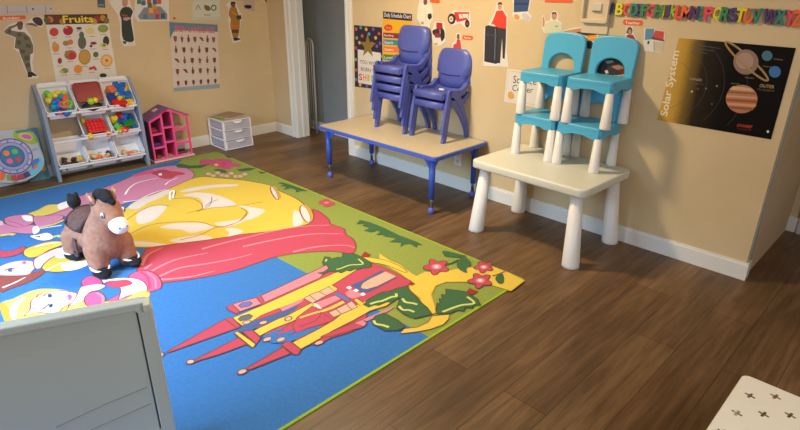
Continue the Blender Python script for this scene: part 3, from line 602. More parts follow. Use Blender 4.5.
# ------------------------------------------------------------------ turquoise chairs
Teal = mat((78, 174, 212), .4, name='turquoise_plastic')
def teal_chair(label):
    t = thing('toddler_chair', label, 'chair', group='stacked turquoise chairs')
    b = MB(); HW, HD, ZT = .142, .126, .262
    me = curve_mesh([rrect(-HW, -HD, HW, HD, .028, 6)], .007, .008); b.mesh(me, Matrix.Translation((0, 0, ZT-.015)), Teal, True)
    def apron(L, lo, mid):
        p = [(-L, ZT-.012), (L, ZT-.012), (L, lo), (L-.050, lo)]
        p += [(L-.050-(2*L-.10)*i/12, mid-(mid-lo)*(abs(2*i/12-1)**3)) for i in range(1, 12)]
        return p+[(-L+.050, lo), (-L, lo)]
    for sy in (-1, 1): b.prism(apron(HW-.014, .195, .209), 'y', sy*(HD-.001), sy*(HD-.016), Teal)
    for sx in (-1, 1): b.prism(apron(HD-.014, .195, .209), 'x', sx*(HW-.001), sx*(HW-.016), Teal)
    for sx in (-1, 1):
        for sy in (-1, 1): b.cone((sx*(HW-.026), sy*(HD-.026), .195), (sx*(HW-.026), sy*(HD-.026), ZT-.012), .0245, .0245, Teal, 20)
    for f in b.bm.faces:
        if abs(f.normal.z) > .95: f.smooth = False
    b.build('seat', t)
    b = MB()
    out = [(-.136, -.035), (-.137, .02), (-.139, .10), (-.139, .15), (-.132, .188), (-.108, .208), (-.06, .218), (0, .222), (.06, .218), (.108, .208), (.132, .188), (.139, .15), (.139, .10), (.137, .02), (.136, -.035)]
    out = out[:1]+cr(out, False, 4)[1:]
    hole = [(-.086, .004), (-.088, .022)]+[(-.086*math.cos(a), .030+.068*math.sin(a)) for a in [PI*i/14 for i in range(0, 15)]]+[(.088, .022), (.086, .004)]
    me = curve_mesh([out, hole], .006, .007)
    M = Matrix.Translation((0, HD-.014, ZT-.004)) @ Matrix.Rotation(PI/2-math.radians(6), 4, 'X')
    b.mesh(me, M, Teal); b.build('backrest', t)
    for sx in (-1, 1):
        for sy in (-1, 1):
            b = MB(); x, y = sx*(HW-.026), sy*(HD-.026)
            b.lathe([(.029, 0), (.031, .003), (.0302, .012), (.0215, .20)], WhLeg, (x+sx*.006, y+sy*.006, 0)); b.build('leg', t)
    return t
c0 = teal_chair('bottom turquoise chair of the left stack on the white table'); c0.location = (3.293, -.148, .48); c0.rotation_euler[2] = math.radians(-1)
dup(c0, (3.306, -.150, .742), 'top turquoise chair of the left stack on the white table')
dup(c0, (3.592, -.148, .48), 'bottom turquoise chair of the right stack on the white table')
dup(c0, (3.622, -.150, .742), 'top turquoise chair of the right stack on the white table')

# ------------------------------------------------------------------ toy shelf with tilted bins
GreyP = mat((136, 150, 168), .5, name='blue_grey_board'); RailM = mat((225, 222, 220), .4); BinM = mat((232, 232, 236), .35, name='white_bin_plastic')
YA, YB_ = -2.180, -1.468      # outer faces of the two sides
_before = set(bpy.data.objects)
SH = thing('toy_shelf', 'blue-grey three-tier toy shelf with slanted sides and tilted white bins', 'shelf', (.13, (YA+YB_)/2, 0))
def side(y0, y1):
    b = MB(); b.prism([(.018, 0), (.018, .735), (.045, .740), (.205, .600), (.220, .585), (.222, 0), (.18, 0), (.16, .03), (.07, .03), (.05, 0)], 'y', y0, y1, GreyP)
    b.build('side_panel', SH, origin=None).location = -Vector(SH.location)
side(YA, YA+.024); side(YB_-.024, YB_)
ROWS = [((.215, .545), (.040, .745)), ((.215, .332), (.045, .520)), ((.225, .125), (.055, .310))]
for (fx, fz), (bx_, bz) in ROWS:
    for x, z in ((fx-.012, fz-.012), (bx_+.012, bz-.016)):
        b = MB(); b.box((x, (YA+YB_)/2, z-.008), (.014, YB_-YA-.034, .016), RailM, .002); b.build('rail', SH).location = -Vector(SH.location)
IW = (YB_-YA-.048)/3
def bin_(row, col, label):
    (fx, fz), (rx, rz) = ROWS[row]; yc = YA+.024+IW*(col+.5); hw = IW/2-.006
    b = MB(); O = Vector((rx, yc, rz-.10))
    R4 = [Vector((fx, -hw, fz)), Vector((fx, hw, fz)), Vector((rx, hw, rz)), Vector((rx, -hw, rz))]
    hb = hw-.018
    Q4 = [Vector((fx-.030, -hb, fz-.055)), Vector((fx-.030, hb, fz-.055)), Vector((rx+.006, hb, rz-.130)), Vector((rx+.006, -hb, rz-.130))]
    off = Vector((0, yc, 0))
    V1 = [b.bm.verts.new(v+off) for v in R4]; V0 = [b.bm.verts.new(v+off) for v in Q4]
    fs = [b.bm.faces.new((V0[i], V0[(i+1) % 4], V1[(i+1) % 4], V1[i])) for i in range(4)]+[b.bm.faces.new(V0[::-1])]
    b._fin(fs, BinM); bmesh.ops.recalc_face_normals(b.bm, faces=b.bm.faces)
    bmesh.ops.solidify(b.bm, geom=b.bm.faces[:], thickness=.0025)
    # rolled rim with rounded corners
    pts = []
    for i, v in enumerate(R4):
        a, c = R4[i-1], R4[(i+1) % 4]
        p, q = v+(a-v).normalized()*.02, v+(c-v).normalized()*.02
        pts += [p+off, (p+q+v*2)/4+off, q+off]
    b.tube(pts, .0052, BinM, 8, True)
    o = b.build('toy_bin', None, origin=(rx, yc, rz-.13)); tag(o, label, 'bin', 'white bins of the toy shelf'); return yc
def in_bin(row, col, u, v, lift):
    """a point above a bin's floor: u across (-1..1), v from back (0) to front (1)"""
    (fx, fz), (rx, rz) = ROWS[row]; yc = YA+.024+IW*(col+.5)
    q0 = Vector((rx+.012, 0, rz-.120)); q1 = Vector((fx-.034, 0, fz-.048)); d = q1-q0; n_ = Vector((-d.z, 0, d.x)).normalized()
    if n_.z < 0: n_ = -n_
    return Vector((0, yc+u*(IW/2-.034), 0))+q0+d*v+n_*lift
NAMES = [['left bin', 'middle bin', 'right bin']]*3
LV = ['top', 'middle', 'bottom']
binlab = {(0, 0): 'white bin at top left of the toy shelf, holding round blue and green toys', (0, 1): 'white bin at top middle of the toy shelf, under a red lid', (0, 2): 'white bin at top right of the toy shelf, full of large building blocks',
          (1, 1): 'white bin in the middle row beneath the red lid, holding a red crate', (1, 2): 'white bin at right of the middle row with small colourful bricks',
          (2, 0): 'white bin at bottom left of the toy shelf with brown figures', (2, 1): 'white bin at bottom middle of the toy shelf with tan toys', (2, 2): 'white bin at bottom right of the toy shelf, nearly empty with tan toys'}
for (r, c), l in binlab.items(): bin_(r, c, l)

def toy_ball(p, r, m, label, group):
    r *= 1.38; b = MB(); b.ball((0, 0, 0), r, m, seg=14); 
    b.tube([(math.cos(k*PI/8)*r*1.005, math.sin(k*PI/8)*r*1.005, 0) for k in range(16)], r*.07, m, 5, True)
    o = b.build('toy_ball'); o.location = p; return tag(o, label, 'toy', group)
def toy_block(p, d, m, rot, label, group, studs=True):
    d = tuple(v*1.42 for v in d); b = MB(); b.box((0, 0, 0), d, m, .003)
    if studs:
        nx, ny = max(1, round(d[0]/.022)), max(1, round(d[1]/.022))
        for i in range(nx):
            for j in range(ny): b.cone(((i-(nx-1)/2)*.022, (j-(ny-1)/2)*.022, d[2]/2-.001), ((i-(nx-1)/2)*.022, (j-(ny-1)/2)*.022, d[2]/2+.006), .007, .007, m, 10)
    o = b.build('toy_block'); o.location = p; o.rotation_euler = rot; return tag(o, label, 'block', group)
def toy_ring(p, R, r, m, rot, label, group):
    b = MB(); b.tube([(R*math.cos(2*PI*k/20), R*math.sin(2*PI*k/20), 0) for k in range(20)], r, m, 8, True)
    o = b.build('toy_ring'); o.location = p; o.rotation_euler = rot; return tag(o, label, 'toy', group)
TB = {k: mat(v, .4) for k, v in dict(blue=(36, 108, 196), green=(96, 200, 70), yellow=(235, 205, 50), orange=(240, 120, 60), red=(214, 36, 44), darkblue=(30, 70, 150), teal=(30, 150, 160), lime=(170, 205, 50), coral=(245, 90, 70), tan=(214, 176, 130), brown=(82, 56, 44), white=(235, 230, 220), darkgreen=(30, 130, 60), black=(28, 26, 40)).items()}
TILT = math.atan2(.200, .175)
G1 = 'toys in the top left bin'
for u, v, l, r, c in [(-.5, .10, .066, .020, 'lime'), (-.1, .12, .066, .018, 'yellow'), (-.75, .30, .055, .020, 'yellow'), (-.35, .42, .055, .021, 'blue'), (.0, .36, .060, .019, 'blue'), (-.55, .62, .045, .020, 'teal'), (-.15, .62, .052, .021, 'blue'), (-.5, .88, .038, .018, 'blue'), (.05, .88, .040, .019, 'darkblue'), (.65, .88, .036, .019, 'teal'), (-.2, .92, .042, .015, 'orange'), (.35, .98, .036, .016, 'blue')]:
    toy_ball(in_bin(0, 0, u, v, l), r, TB[c], '%s plastic ball in the top left bin' % dict(lime='lime green', teal='teal green', darkblue='dark blue').get(c, c), G1)
for u, v, l, r, c in [(-.7, -.02, .070, .017, 'green'), (.25, .0, .072, .016, 'yellow'), (.75, .05, .068, .016, 'lime'), (.35, .22, .068, .018, 'teal')]:
    toy_ball(in_bin(0, 0, u, v, l), r, TB[c], '%s plastic ball at the back of the top left bin' % dict(lime='lime green', teal='teal green').get(c, c), G1)
toy_ring(in_bin(0, 0, .35, .62, .066), .028, .010, TB['coral'], (0, .7, .2), 'coral toy ring on top of the balls in the top left bin', G1)
toy_ring(in_bin(0, 0, .72, .60, .064), .028, .010, TB['green'], (0, .8, -.2), 'bright green toy ring on top of the balls in the top left bin', G1)
toy_block(in_bin(0, 0, .6, .28, .066), (.045, .03, .022), TB['coral'], (.2, .8, .3), 'coral block at the back of the top left bin', G1, False)
# top middle: red lid and dark cloth
o = MB(); me = curve_mesh([rrect(-.095, -.078, .095, .078, .022, 5)], .004, .003)
RedT = mat((200, 30, 32), .3, name='red_plastic')
RedL = mat((140, 22, 24), .3, name='dark_red_plastic'); o.mesh(me, Matrix.Identity(4), RedL, True)
me = curve_mesh([rrect(-.098, -.081, .098, .081, .024, 5), rrect(-.086, -.070, .086, .070, .018, 5)], .007, .002); o.mesh(me, Matrix.Translation((0, 0, .003)), RedL)
q = o.build('tray_lid'); p = in_bin(0, 1, 0, .22, .092); q.matrix_world = Matrix.Translation(p) @ Matrix(((0, .50, .866, 0), (1, 0, 0, 0), (0, -.866, .50, 0), (0, 0, 0, 1))).to_3x3().to_4x4() @ Matrix.Identity(4)
tag(q, 'translucent red lid lying in the top middle bin', 'lid')
b = MB(); rr = bmesh.ops.create_uvsphere(b.bm, u_segments=20, v_segments=12, radius=1)
for v in rr['verts']:
    n_ = math.sin(v.co.x*7+1)*math.cos(v.co.y*6)*.12; v.co = Vector((v.co.x*.038*(1+n_), v.co.y*.078*(1-n_), v.co.z*.022*(1+n_)))
b._fin(b.bm.faces[:], TB['black'], True); q = b.build('dark_cloth'); q.location = in_bin(0, 1, 0, .80, .046); q.rotation_euler = (0, .9, 0); tag(q, 'crumpled black cloth at the front of the top middle bin', 'cloth')
toy_ball(in_bin(0, 1, -.05, .66, .078), .020, TB['lime'], 'lime green ball beside the black cloth', 'toys in the top middle bin')
toy_ball(in_bin(0, 1, .4, .62, .076), .017, TB['yellow'], 'yellow ball beside the black cloth', 'toys in the top middle bin')
# top right blocks
G3 = 'building blocks in the top right bin'
for u, v, l, d, c, rz, lab in [(-.55, .15, .066, (.05, .04, .03), 'orange', .3, 'orange block at the back of the top right bin'), (.35, .28, .080, (.10, .034, .026), 'blue', -.5, 'long blue block lying across the top right bin'), (.85, .16, .06, (.06, .02, .03), 'yellow', -.5, 'yellow block along the back right of the top right bin'),
     (-.7, .48, .060, (.045, .045, .03), 'darkblue', .4, 'dark blue block at the left of the top right bin'), (.0, .55, .070, (.045, .035, .03), 'yellow', .6, 'yellow block in the middle of the top right bin'), (.75, .52, .062, (.045, .045, .034), 'blue', -.2, 'blue block at the right of the top right bin'),
     (-.5, .80, .046, (.04, .045, .03), 'red', .1, 'red block at front left of the top right bin'), (-.05, .82, .050, (.045, .05, .03), 'red', -.3, 'red block at the front of the top right bin'), (.35, .80, .048, (.04, .03, .03), 'red', .5, 'small red block beside the yellow corner block'),
     (.78, .84, .044, (.035, .04, .03), 'yellow', .2, 'yellow block at front right of the top right bin'), (-.25, .30, .06, (.05, .03, .03), 'teal', .9, 'teal block behind the middle yellow block'), (.25, .66, .055, (.03, .03, .03), 'darkgreen', .2, 'dark green block between the red and blue blocks')]:
    toy_block(in_bin(0, 2, u, v, l), d, TB[c], (0, TILT*.75, rz), lab, G3)
toy_block(in_bin(0, 2, .1, .0, .075), (.05, .03, .026), TB['blue'], (0, TILT*.75, .2), 'blue block at the very back of the top right bin', G3)
toy_block(in_bin(0, 2, .75, -.02, .07), (.035, .03, .026), TB['darkblue'], (0, TILT*.75, -.3), 'dark blue block in the back right corner of the top right bin', G3)
# middle row, red crate with knobs
b = MB(); b.box((0, 0, 0), (.125, .140, .03), RedT, .006)
for i in range(4):
    for j in range(5): b.cone((-.045+i*.03, -.056+j*.028, .014), (-.045+i*.03, -.056+j*.028, .022), .010, .008, mat((235, 60, 66), .3), 10)
q = b.build('red_crate'); q.location = in_bin(1, 1, .05, .48, .058); q.rotation_euler = (0, TILT-.05, 0); tag(q, 'flat red crate with rows of knobs in the middle bin', 'crate')
for u, v, l, c, lab in [(-.88, .06, .05, 'yellow', 'yellow block left of the red crate, at the back'), (-.85, .97, .045, 'yellow', 'yellow block left of the red crate, at the front'), (.93, .9, .04, 'orange', 'orange block right of the red crate')]:
    toy_block(in_bin(1, 1, u, v, l), (.03, .02, .03), TB[c], (0, TILT, .2), lab, 'blocks around the red crate', False)
G5 = 'small bricks in the middle row right bin'
for u, v, l, d, c, rz, lab in [(-.8, .25, .06, (.035, .035, .03), 'yellow', .3, 'yellow brick at back left'), (-.1, .12, .06, (.05, .03, .025), 'red', .4, 'red brick at the back'), (.25, .30, .066, (.06, .025, .025), 'blue', -.7, 'long blue brick near the back'), (-.3, .42, .06, (.04, .035, .03), 'darkblue', .2, 'dark blue brick in the middle'),
     (.8, .25, .055, (.045, .03, .03), 'darkblue', 0, 'dark blue brick at back right'), (.35, .62, .064, (.045, .06, .024), 'darkgreen', .1, 'large green brick'), (-.7, .62, .05, (.035, .03, .025), 'green', .7, 'light green brick at left'), (-.45, .88, .045, (.03, .03, .025), 'orange', .3, 'orange brick at the front'),
     (-.05, .86, .048, (.03, .03, .025), 'red', .9, 'small red brick at the front'), (-.78, .92, .04, (.025, .025, .025), 'lime', .1, 'lime brick at front left'), (.8, .75, .045, (.035, .03, .025), 'blue', .3, 'blue brick at front right')]:
    toy_block(in_bin(1, 2, u, v, l), d, TB[c], (0, TILT*.8, rz), lab+' of the middle row right bin', G5)
def figure(p, m, m2, rz, label, group):
    b = MB(); b.ball((0, 0, .012), (.026, .014, .012), m, seg=12); b.ball((.024, 0, .022), (.011, .009, .009), m2, seg=10)
    for sx in (-1, 1):
        for sy in (-1, 1): b.cone((sx*.014, sy*.008, -.008), (sx*.013, sy*.007, .010), .004, .005, m, 8)
    b.cone((-.024, 0, .014), (-.038, 0, .006), .003, .001, m, 6)
    o = b.build('toy_animal'); o.location = p; o.rotation_euler = (.2, TILT*.4, rz); o.scale = (1.6, 1.6, 1.6); return tag(o, label, 'toy', group)
for i, (u, v, c, c2, lab) in enumerate([(-.6, .62, 'brown', 'tan', 'brown toy animal at left'), (-.2, .80, 'black', 'brown', 'black toy animal at the front'), (.15, .66, 'brown', 'tan', 'brown toy animal in the middle'), (.55, .82, 'tan', 'yellow', 'tan toy animal at front right'), (-.55, .92, 'brown', 'black', 'dark brown toy animal at front left'), (.75, .66, 'yellow', 'tan', 'yellowish toy animal at right')]):
    figure(in_bin(2, 0, u, v, .018), TB[c], TB[c2], .5+i*1.1, lab+' of the bottom left bin', 'toys in the bottom left bin')
for i, (u, v, c, c2, lab) in enumerate([(-.7, .68, 'tan', 'orange', 'tan toy animal at left'), (-.3, .82, 'orange', 'tan', 'orange toy animal at the front'), (.1, .66, 'white', 'tan', 'white toy animal in the middle'), (.5, .84, 'tan', 'white', 'tan toy animal at front right'), (.75, .64, 'brown', 'tan', 'brown toy animal at right')]):
    figure(in_bin(2, 1, u, v, .018), TB[c], TB[c2], .9+i*1.3, lab+' of the bottom middle bin', 'toys in the bottom middle bin')
for i, (u, v, c, c2, lab) in enumerate([(-.5, .78, 'tan', 'orange', 'tan toy animal at left'), (-.05, .86, 'orange', 'tan', 'orange toy animal at the front'), (.4, .84, 'tan', 'white', 'pale tan toy animal at right')]):
    figure(in_bin(2, 2, u, v, .016), TB[c], TB[c2], .3+i*1.7, lab+' of the bottom right bin', 'toys in the bottom right bin')

# the whole shelf stands turned a few degrees from the wall
_T = Matrix.Translation((.222, -1.83, 0)) @ Matrix.Rotation(math.radians(-4.6), 4, 'Z') @ Matrix.Translation((-.210, 1.83, 0))
for o in [o for o in bpy.data.objects if o not in _before and o.parent is None]:
    o.matrix_basis = _T @ o.matrix_basis

# ------------------------------------------------------------------ doll house
PinkP = mat((246, 84, 140), .4, name='pink_plastic'); PurR = mat((112, 72, 136), .45, name='purple_plastic'); PalP = mat((236, 190, 200), .5)
DX, DY0, DY1 = .225, -1.415, -1.062; DW = DY1-DY0; PKY = -1.235
DH = thing('doll_house', 'open pink doll house with purple roof beside the toy shelf', 'doll house', (.13, (DY0+DY1)/2, 0))
def dh(b, name, label=None):
    o = b.build(name, DH); o.location = -Vector(DH.location)
    if label: o['label'] = label
    return o
EV, PK = .372, .452; t_ = .016
out = [(DY0, 0), (DY1, 0), (DY1, EV), (PKY, PK), (DY0, EV)]
cols = [DY0, -1.315, -1.235+.02, DY1]; c1a, c1b = -1.300, -1.208
def cell(y0, y1, z0, z1): return [(y0+t_/2, z0+t_/2), (y1-t_/2, z0+t_/2), (y1-t_/2, z1-t_/2), (y0+t_/2, z1-t_/2)]
holes = [cell(DY0+.006, c1a, .006, .125), cell(DY0+.006, c1a, .125, .245), [(DY0+.014, .253), (c1a-.008, .253), (c1a-.008, EV+.020), (DY0+.014, EV-.020)],
         cell(c1a, c1b, .006, .160), cell(c1a, c1b, .160, .290), [(c1a+.008, .298), (c1b-.008, .298), (c1b-.008, PK-.030), ((c1a+c1b)/2, PK-.018), (c1a+.008, PK-.036)],
         cell(c1b, DY1-.006, .006, .125), cell(c1b, DY1-.006, .125, .255), [(c1b+.008, .263), (DY1-.014, .263), (DY1-.014, EV-.018), (c1b+.008, PK-.032)]]
b = MB(); me = curve_mesh([out]+holes, .008)
b.mesh(me, Matrix(((0, 0, 1, DX-.008), (1, 0, 0, 0), (0, 1, 0, 0), (0, 0, 0, 1))), PinkP); dh(b, 'front_frame')
b = MB(); b.box((.13, (DY0+DY1)/2, .006), (.235, DW+.02, .012), PalP, .002); dh(b, 'base', 'pale pink base')
for z, ya, yb in ((.125, DY0, c1a), (.245, DY0, c1a), (.160, c1a, c1b), (.290, c1a, c1b), (.125, c1b, DY1), (.255, c1b, DY1)):
    b = MB(); b.box((.125, (ya+yb)/2, z), (.18, yb-ya-.004, .008), PalP if ya > -1.25 else PurR); dh(b, 'floor_panel')
for y, h, mm in ((DY0+.004, EV-.006, PurR), (c1a, PK-.05, PinkP), (c1b, PK-.03, PinkP)):
    b = MB(); b.box((.125, y, h/2), (.18, .007, h), mm); dh(b, 'side_wall')
b = MB(); b.box((.040, (DY0+c1a)/2, .17), (.006, c1a-DY0-.01, .34), mat((120, 60, 70), .6)); dh(b, 'back_panel', 'dark red back panel')
b = MB(); b.box((.040, (c1a+c1b)/2, .20), (.006, c1b-c1a-.01, .39), mat((42, 66, 78), .6)); dh(b, 'back_panel', 'dark teal back panel')
for ya, za, yb, zb, mm in ((DY0-.014, EV-.006, PKY, PK+.006, PurR), (DY1+.012, EV-.004, PKY, PK+.006, PurR)):
    d = Vector((0, yb-ya, zb-za)); n_ = Vector((0, -d.z, d.y)).normalized()*.006*(1 if d.y > 0 else -1)
    b = MB(); b.prism([(ya, za), (yb, zb), (yb+n_.y, zb+n_.z), (ya+n_.y, za+n_.z)], 'x', .03, DX+.012, mm)
    if d.y > 0:
        b.prism([(ya+d.y*.55, za+d.z*.55+.004), (ya+d.y*.75, za+d.z*.75+.004), (ya+d.y*.75+n_.y, za+d.z*.75+n_.z+.006), (ya+d.y*.55+n_.y, za+d.z*.55+n_.z+.006)], 'x', .09, .14, PalP)
    dh(b, 'roof_panel')
def doll_bits(name, p, d, c, label):
    b = MB(); b.box((0, 0, d[2]/2), d, mat(c, .5), .003); b.box((-d[0]*.4, 0, d[2]*.9), (d[0]*.2, d[1], d[2]*.8), mat(c, .5), .002); o = b.build(name); o.location = p; tag(o, label, 'toy furniture', 'doll furniture in the doll house')
doll_bits('toy_sofa', (.14, -1.355, .129), (.06, .07, .022), (92, 66, 150), 'purple toy sofa on the middle floor of the doll house')
doll_bits('toy_chair', (.15, -1.352, .012), (.05, .04, .03), (150, 70, 70), 'dark red toy chair on the ground floor of the doll house')
doll_bits('toy_bed', (.14, -1.130, .012), (.06, .09, .024), (110, 70, 72), 'dark toy bed at the lower right of the doll house')
doll_bits('toy_cot', (.14, -1.355, .249), (.05, .06, .026), (170, 60, 80), 'red toy cot on the top floor of the doll house')

# ------------------------------------------------------------------ drawer unit
FrW = mat((246, 244, 248), .35, name='white_drawer_frame'); DrG = mat((186, 182, 192), .3, name='grey_translucent_plastic')
UX0, UX1, UY0, UY1, UH = .028, .330, -.785, -.492, .282
DU = thing('drawer_unit', 'small white three-drawer plastic unit on the floor by the back wall', 'drawers', ((UX0+UX1)/2, (UY0+UY1)/2, 0))
def du(b, name, par=None): o = b.build(name, par or DU); o.location = -Vector(DU.location) if par is None else (0, 0, 0); return o
b = MB(); ym = (UY0+UY1)/2; xm = (UX0+UX1)/2
for x in (UX0+.012, UX1-.012):
    for y in (UY0+.007, UY1-.007): b.box((x, y, UH/2), (.024, .014, UH), FrW, .002)
for z in (.008, .098, .188, UH-.006):
    for y in (UY0+.006, UY1-.006): b.box((xm, y, z), (UX1-UX0, .010, .012), FrW, .002)
    b.box((UX0+.006, ym, z), (.012, UY1-UY0, .012), FrW, .002); b.box((UX1-.008, ym, z), (.010, UY1-UY0, .008), FrW, .001)
b.box((xm, ym, UH-.004), (UX1-UX0-.01, UY1-UY0-.01, .006), mat((196, 176, 160), .5)); du(b, 'frame')
for k, z in enumerate((.012, .102, .192)):
    ex = .012 if k == 0 else 0
    b = MB(); b.box((xm+ex, ym, z+.038), (UX1-UX0-.020, UY1-UY0-.030, .072), DrG, .006); b.box((UX1-.003+ex, ym, z+.038), (.006, UY1-UY0-.026, .078), DrG, .003); dr = du(b, 'drawer')
    b = MB(); hp = [(ym-.045, z+.078), (ym+.045, z+.078), (ym+.036, z+.064), (ym+.018, z+.056), (ym-.018, z+.056), (ym-.036, z+.064)]
    b.prism(hp, 'x', UX1+ex, UX1+ex+.014, FrW); du(b, 'handle', dr)['label'] = 'white scoop handle'
    if k == 0:
        b = MB()
        for y in (UY0+.010, UY1-.010): b.box((UX1+ex, y, z+.038), (.008, .008, .08), FrW)
        b.box((UX1+ex, ym, z-.001), (.008, UY1-UY0-.01, .006), FrW); du(b, 'drawer_trim', dr)
b = MB(); b.box((0, 0, .006), (.23, .20, .010), mat((205, 190, 175), .7), .001); b.box((0, 0, .0125), (.232, .202, .002), mat((160, 130, 112), .6)); q = b.build('notebook'); q.location = (.165, -.620, UH+.001); q.rotation_euler = (0, 0, .25); tag(q, 'brownish notebook lying on top of the white drawer unit', 'book')
b = MB(); b.box((0, 0, .004), (.20, .06, .006), mat((140, 150, 60), .7), .001); q = b.build('green_booklet'); q.location = (.165, -.752, UH); q.rotation_euler = (0, 0, .05); tag(q, 'narrow olive green booklet along the left edge of the drawer unit top', 'book')

# ------------------------------------------------------------------ round activity toy leaning on the wall
T0 = Vector((.075, -2.40, .235)); TN = Vector((.97, 0, .24)).normalized()
TA = thing('activity_toy', 'round colourful activity table top leaning on the wall left of the toy shelf', 'toy', (.14, -2.40, 0))
a = Art(T0, (0, 1, 0), TN.cross(Vector((0, 1, 0)))*1.0, .0003)
Z6 = (0, 120, 6.142)
cen = a.px((11.5, 156.5))
outl = cr([a.px(q) for q in zp(Z6, [(70, 60), (130, 50), (190, 65), (230, 110), (248, 170), (270, 230), (264, 290), (220, 340), (150, 374), (70, 386)])]+[(2*cen[0]-u, v) for u, v in [a.px(q) for q in zp(Z6, [(150, 374), (220, 340), (264, 290), (270, 230), (248, 170), (230, 110), (190, 65), (130, 50)])]], True, 4)
a.local(); TW = mat((176, 184, 190), .4); a.sheet(outl, TW, .03, 0, mat((120, 170, 60), .4), -.03)
o = a.build('body', parent=TA); o.location = o.location-Vector(TA.location)
a = Art(T0+TN*.001, (0, 1, 0), TN.cross(Vector((0, 1, 0))), .0004); a.local()
cx, cy = cen
def tp(pts, m, sm=0): a.f = lambda p: a.px((Z6[0]+p[0]/Z6[2], Z6[1]+p[1]/Z6[2])); a.poly(pts, m, sm); a.local()
tp([(82, 78), (100, 60), (150, 55), (190, 70), (222, 105), (232, 135), (200, 150), (165, 140), (110, 118), (85, 105)], mat((150, 180, 50), .4), 3)
tp([(110, 100), (130, 78), (175, 80), (200, 105), (185, 128), (140, 120)], mat((205, 190, 120), .4), 3)
tp([(130, 95), (160, 88), (192, 100), (185, 118), (150, 112)], mat((200, 90, 160), .4), 3)
tp([(170, 320), (205, 300), (225, 240), (245, 230), (262, 250), (258, 290), (215, 335), (190, 345)], mat((90, 190, 215), .4), 3)
tp([(190, 270), (205, 245), (235, 235), (240, 255), (205, 300)], mat((60, 120, 190), .4), 3); tp([(205, 290), (225, 270), (232, 285), (210, 305)], mat((230, 110, 70), .4), 3)
tp([(40, 340), (60, 332), (66, 368), (45, 372)], mat((120, 160, 60), .4)); tp([(66, 338), (100, 338), (104, 370), (68, 372)], mat((190, 60, 60), .4)); tp([(104, 338), (140, 328), (150, 362), (106, 371)], mat((170, 50, 90), .4)); tp([(140, 328), (170, 312), (190, 340), (152, 361)], mat((60, 60, 110), .4))
tp([(195, 180), (225, 172), (230, 182), (200, 190)], mat((150, 150, 200), .4))
tp([(0, 320), (22, 316), (32, 340), (18, 366), (0, 366)], mat((235, 100, 40), .4), 3)
R0 = .135
for rr, c in ((R0, (70, 70, 150)), (R0*.94, (176, 180, 205)), (R0*.80, (110, 120, 190)), (R0*.74, (150, 160, 200)), (R0*.60, (60, 60, 140)), (R0*.55, (40, 120, 160))): a.poly(ell(cx+.004, cy, rr, rr*1.02, 32), mat(c, .4))
for k in range(16):
    t0 = 2*PI*k/16; a.poly([(cx+.004+rr_*R0*math.cos(t0+dt), cy+rr_*R0*math.sin(t0+dt)) for rr_, dt in ((.76, -.05), (.92, -.05), (.92, .05), (.76, .05))], mat((210, 120, 150) if k % 2 else (90, 110, 180), .4))
for (dx, dy), c in zip(((-.028, .03), (.028, .032), (-.022, -.032), (.034, -.030)), ((240, 130, 60), (90, 190, 110), (225, 100, 150), (190, 60, 90))): a.poly(ell(cx+dx, cy+dy, .021, .021, 14), mat(c, .4))
o = a.build('printed_face', parent=TA); o.location = o.location-Vector(TA.location)
for (u_, v_), c in (((-.028, .03), (240, 130, 60)), ((.028, .032), (90, 190, 110))):
    b = MB(); p = T0+a.U*(cx+u_)+a.V*(cy+v_); b.cone(p+TN*.008, p+TN*.018, .016, .012, mat(c, .4), 16); o = b.build('button', TA); o.location = -Vector(TA.location)
b = MB(); b.box((0, 0, .14), (.03, .15, .28), mat((84, 130, 150), .6), .003); b.box((.016, .0, .15), (.003, .11, .18), mat((60, 120, 170), .6)); b.box((.016, .045, .10), (.004, .03, .10), mat((225, 170, 50), .6)); b.box((.016, .03, .15), (.005, .02, .06), mat((40, 60, 140), .6))
q = b.build('board_book'); q.location = (.045, -2.275, 0); q.rotation_euler = (0, -.06, 0); q.location.z = .12-.12; q.scale = (1, 1, 1.48); tag(q, 'light blue board book standing between the round toy and toy shelf', 'book')

# ------------------------------------------------------------------ plush pony
PonyF = nmat('brown_plush', (148, 100, 80), (164, 116, 96), 45, .95, .4); PonyD = nmat('rust_plush', (146, 82, 54), (168, 98, 66), 40, .95, .4)
Bk = nmat('black_plush', (14, 12, 16), (30, 28, 34), 60, .95, .4); WhF = nmat('white_plush', (232, 228, 232), (246, 244, 246), 60, .95, .2); Sad = nmat('dark_brown_plush', (84, 56, 52), (100, 70, 64), 50, .9, .3)
PN = thing('plush_pony', 'large brown plush pony with black mane standing on the rug', 'plush toy', (1.885, -2.428, .011), math.radians(7)); PN.scale = (1.08, 1.08, 1.08)
def melt(balls, vox, m, name, par, sm=4):
    """ellipsoids and capsules fused into one continuous skin"""
    b = MB()
    for q in balls:
        if len(q) == 2: b.ball(q[0], q[1], m, seg=20)
        elif len(q) == 3: b.ball(q[0], q[1], m, Matrix.Rotation(q[2], 4, 'Y'), seg=20)
        else:
            p0, p1, r0, r1 = q; p0, p1 = Vector(p0), Vector(p1)
            for i in range(9):
                t = i/8; b.ball(p0.lerp(p1, t), r0+(r1-r0)*t, m, seg=14)
    o = b.build(name)
    md = o.modifiers.new('r', 'REMESH'); md.mode = 'VOXEL'; md.voxel_size = vox; md.use_smooth_shade = True
    s2 = o.modifiers.new('s', 'SMOOTH'); s2.iterations = sm; s2.factor = .5
    dg = bpy.context.evaluated_depsgraph_get(); me = bpy.data.meshes.new_from_object(o.evaluated_get(dg)); o.modifiers.clear(); o.data = me
    if not me.materials: me.materials.append(m)
    o.parent = par; return o
HM = Vector((.270, 0, .310))
def hp(p): return tuple(HM+(Vector(p)-HM)*.84+Vector((-.006, .006, -.030)))
def hr(r): return tuple(v*.86 for v in r) if hasattr(r, '__len__') else r*.86
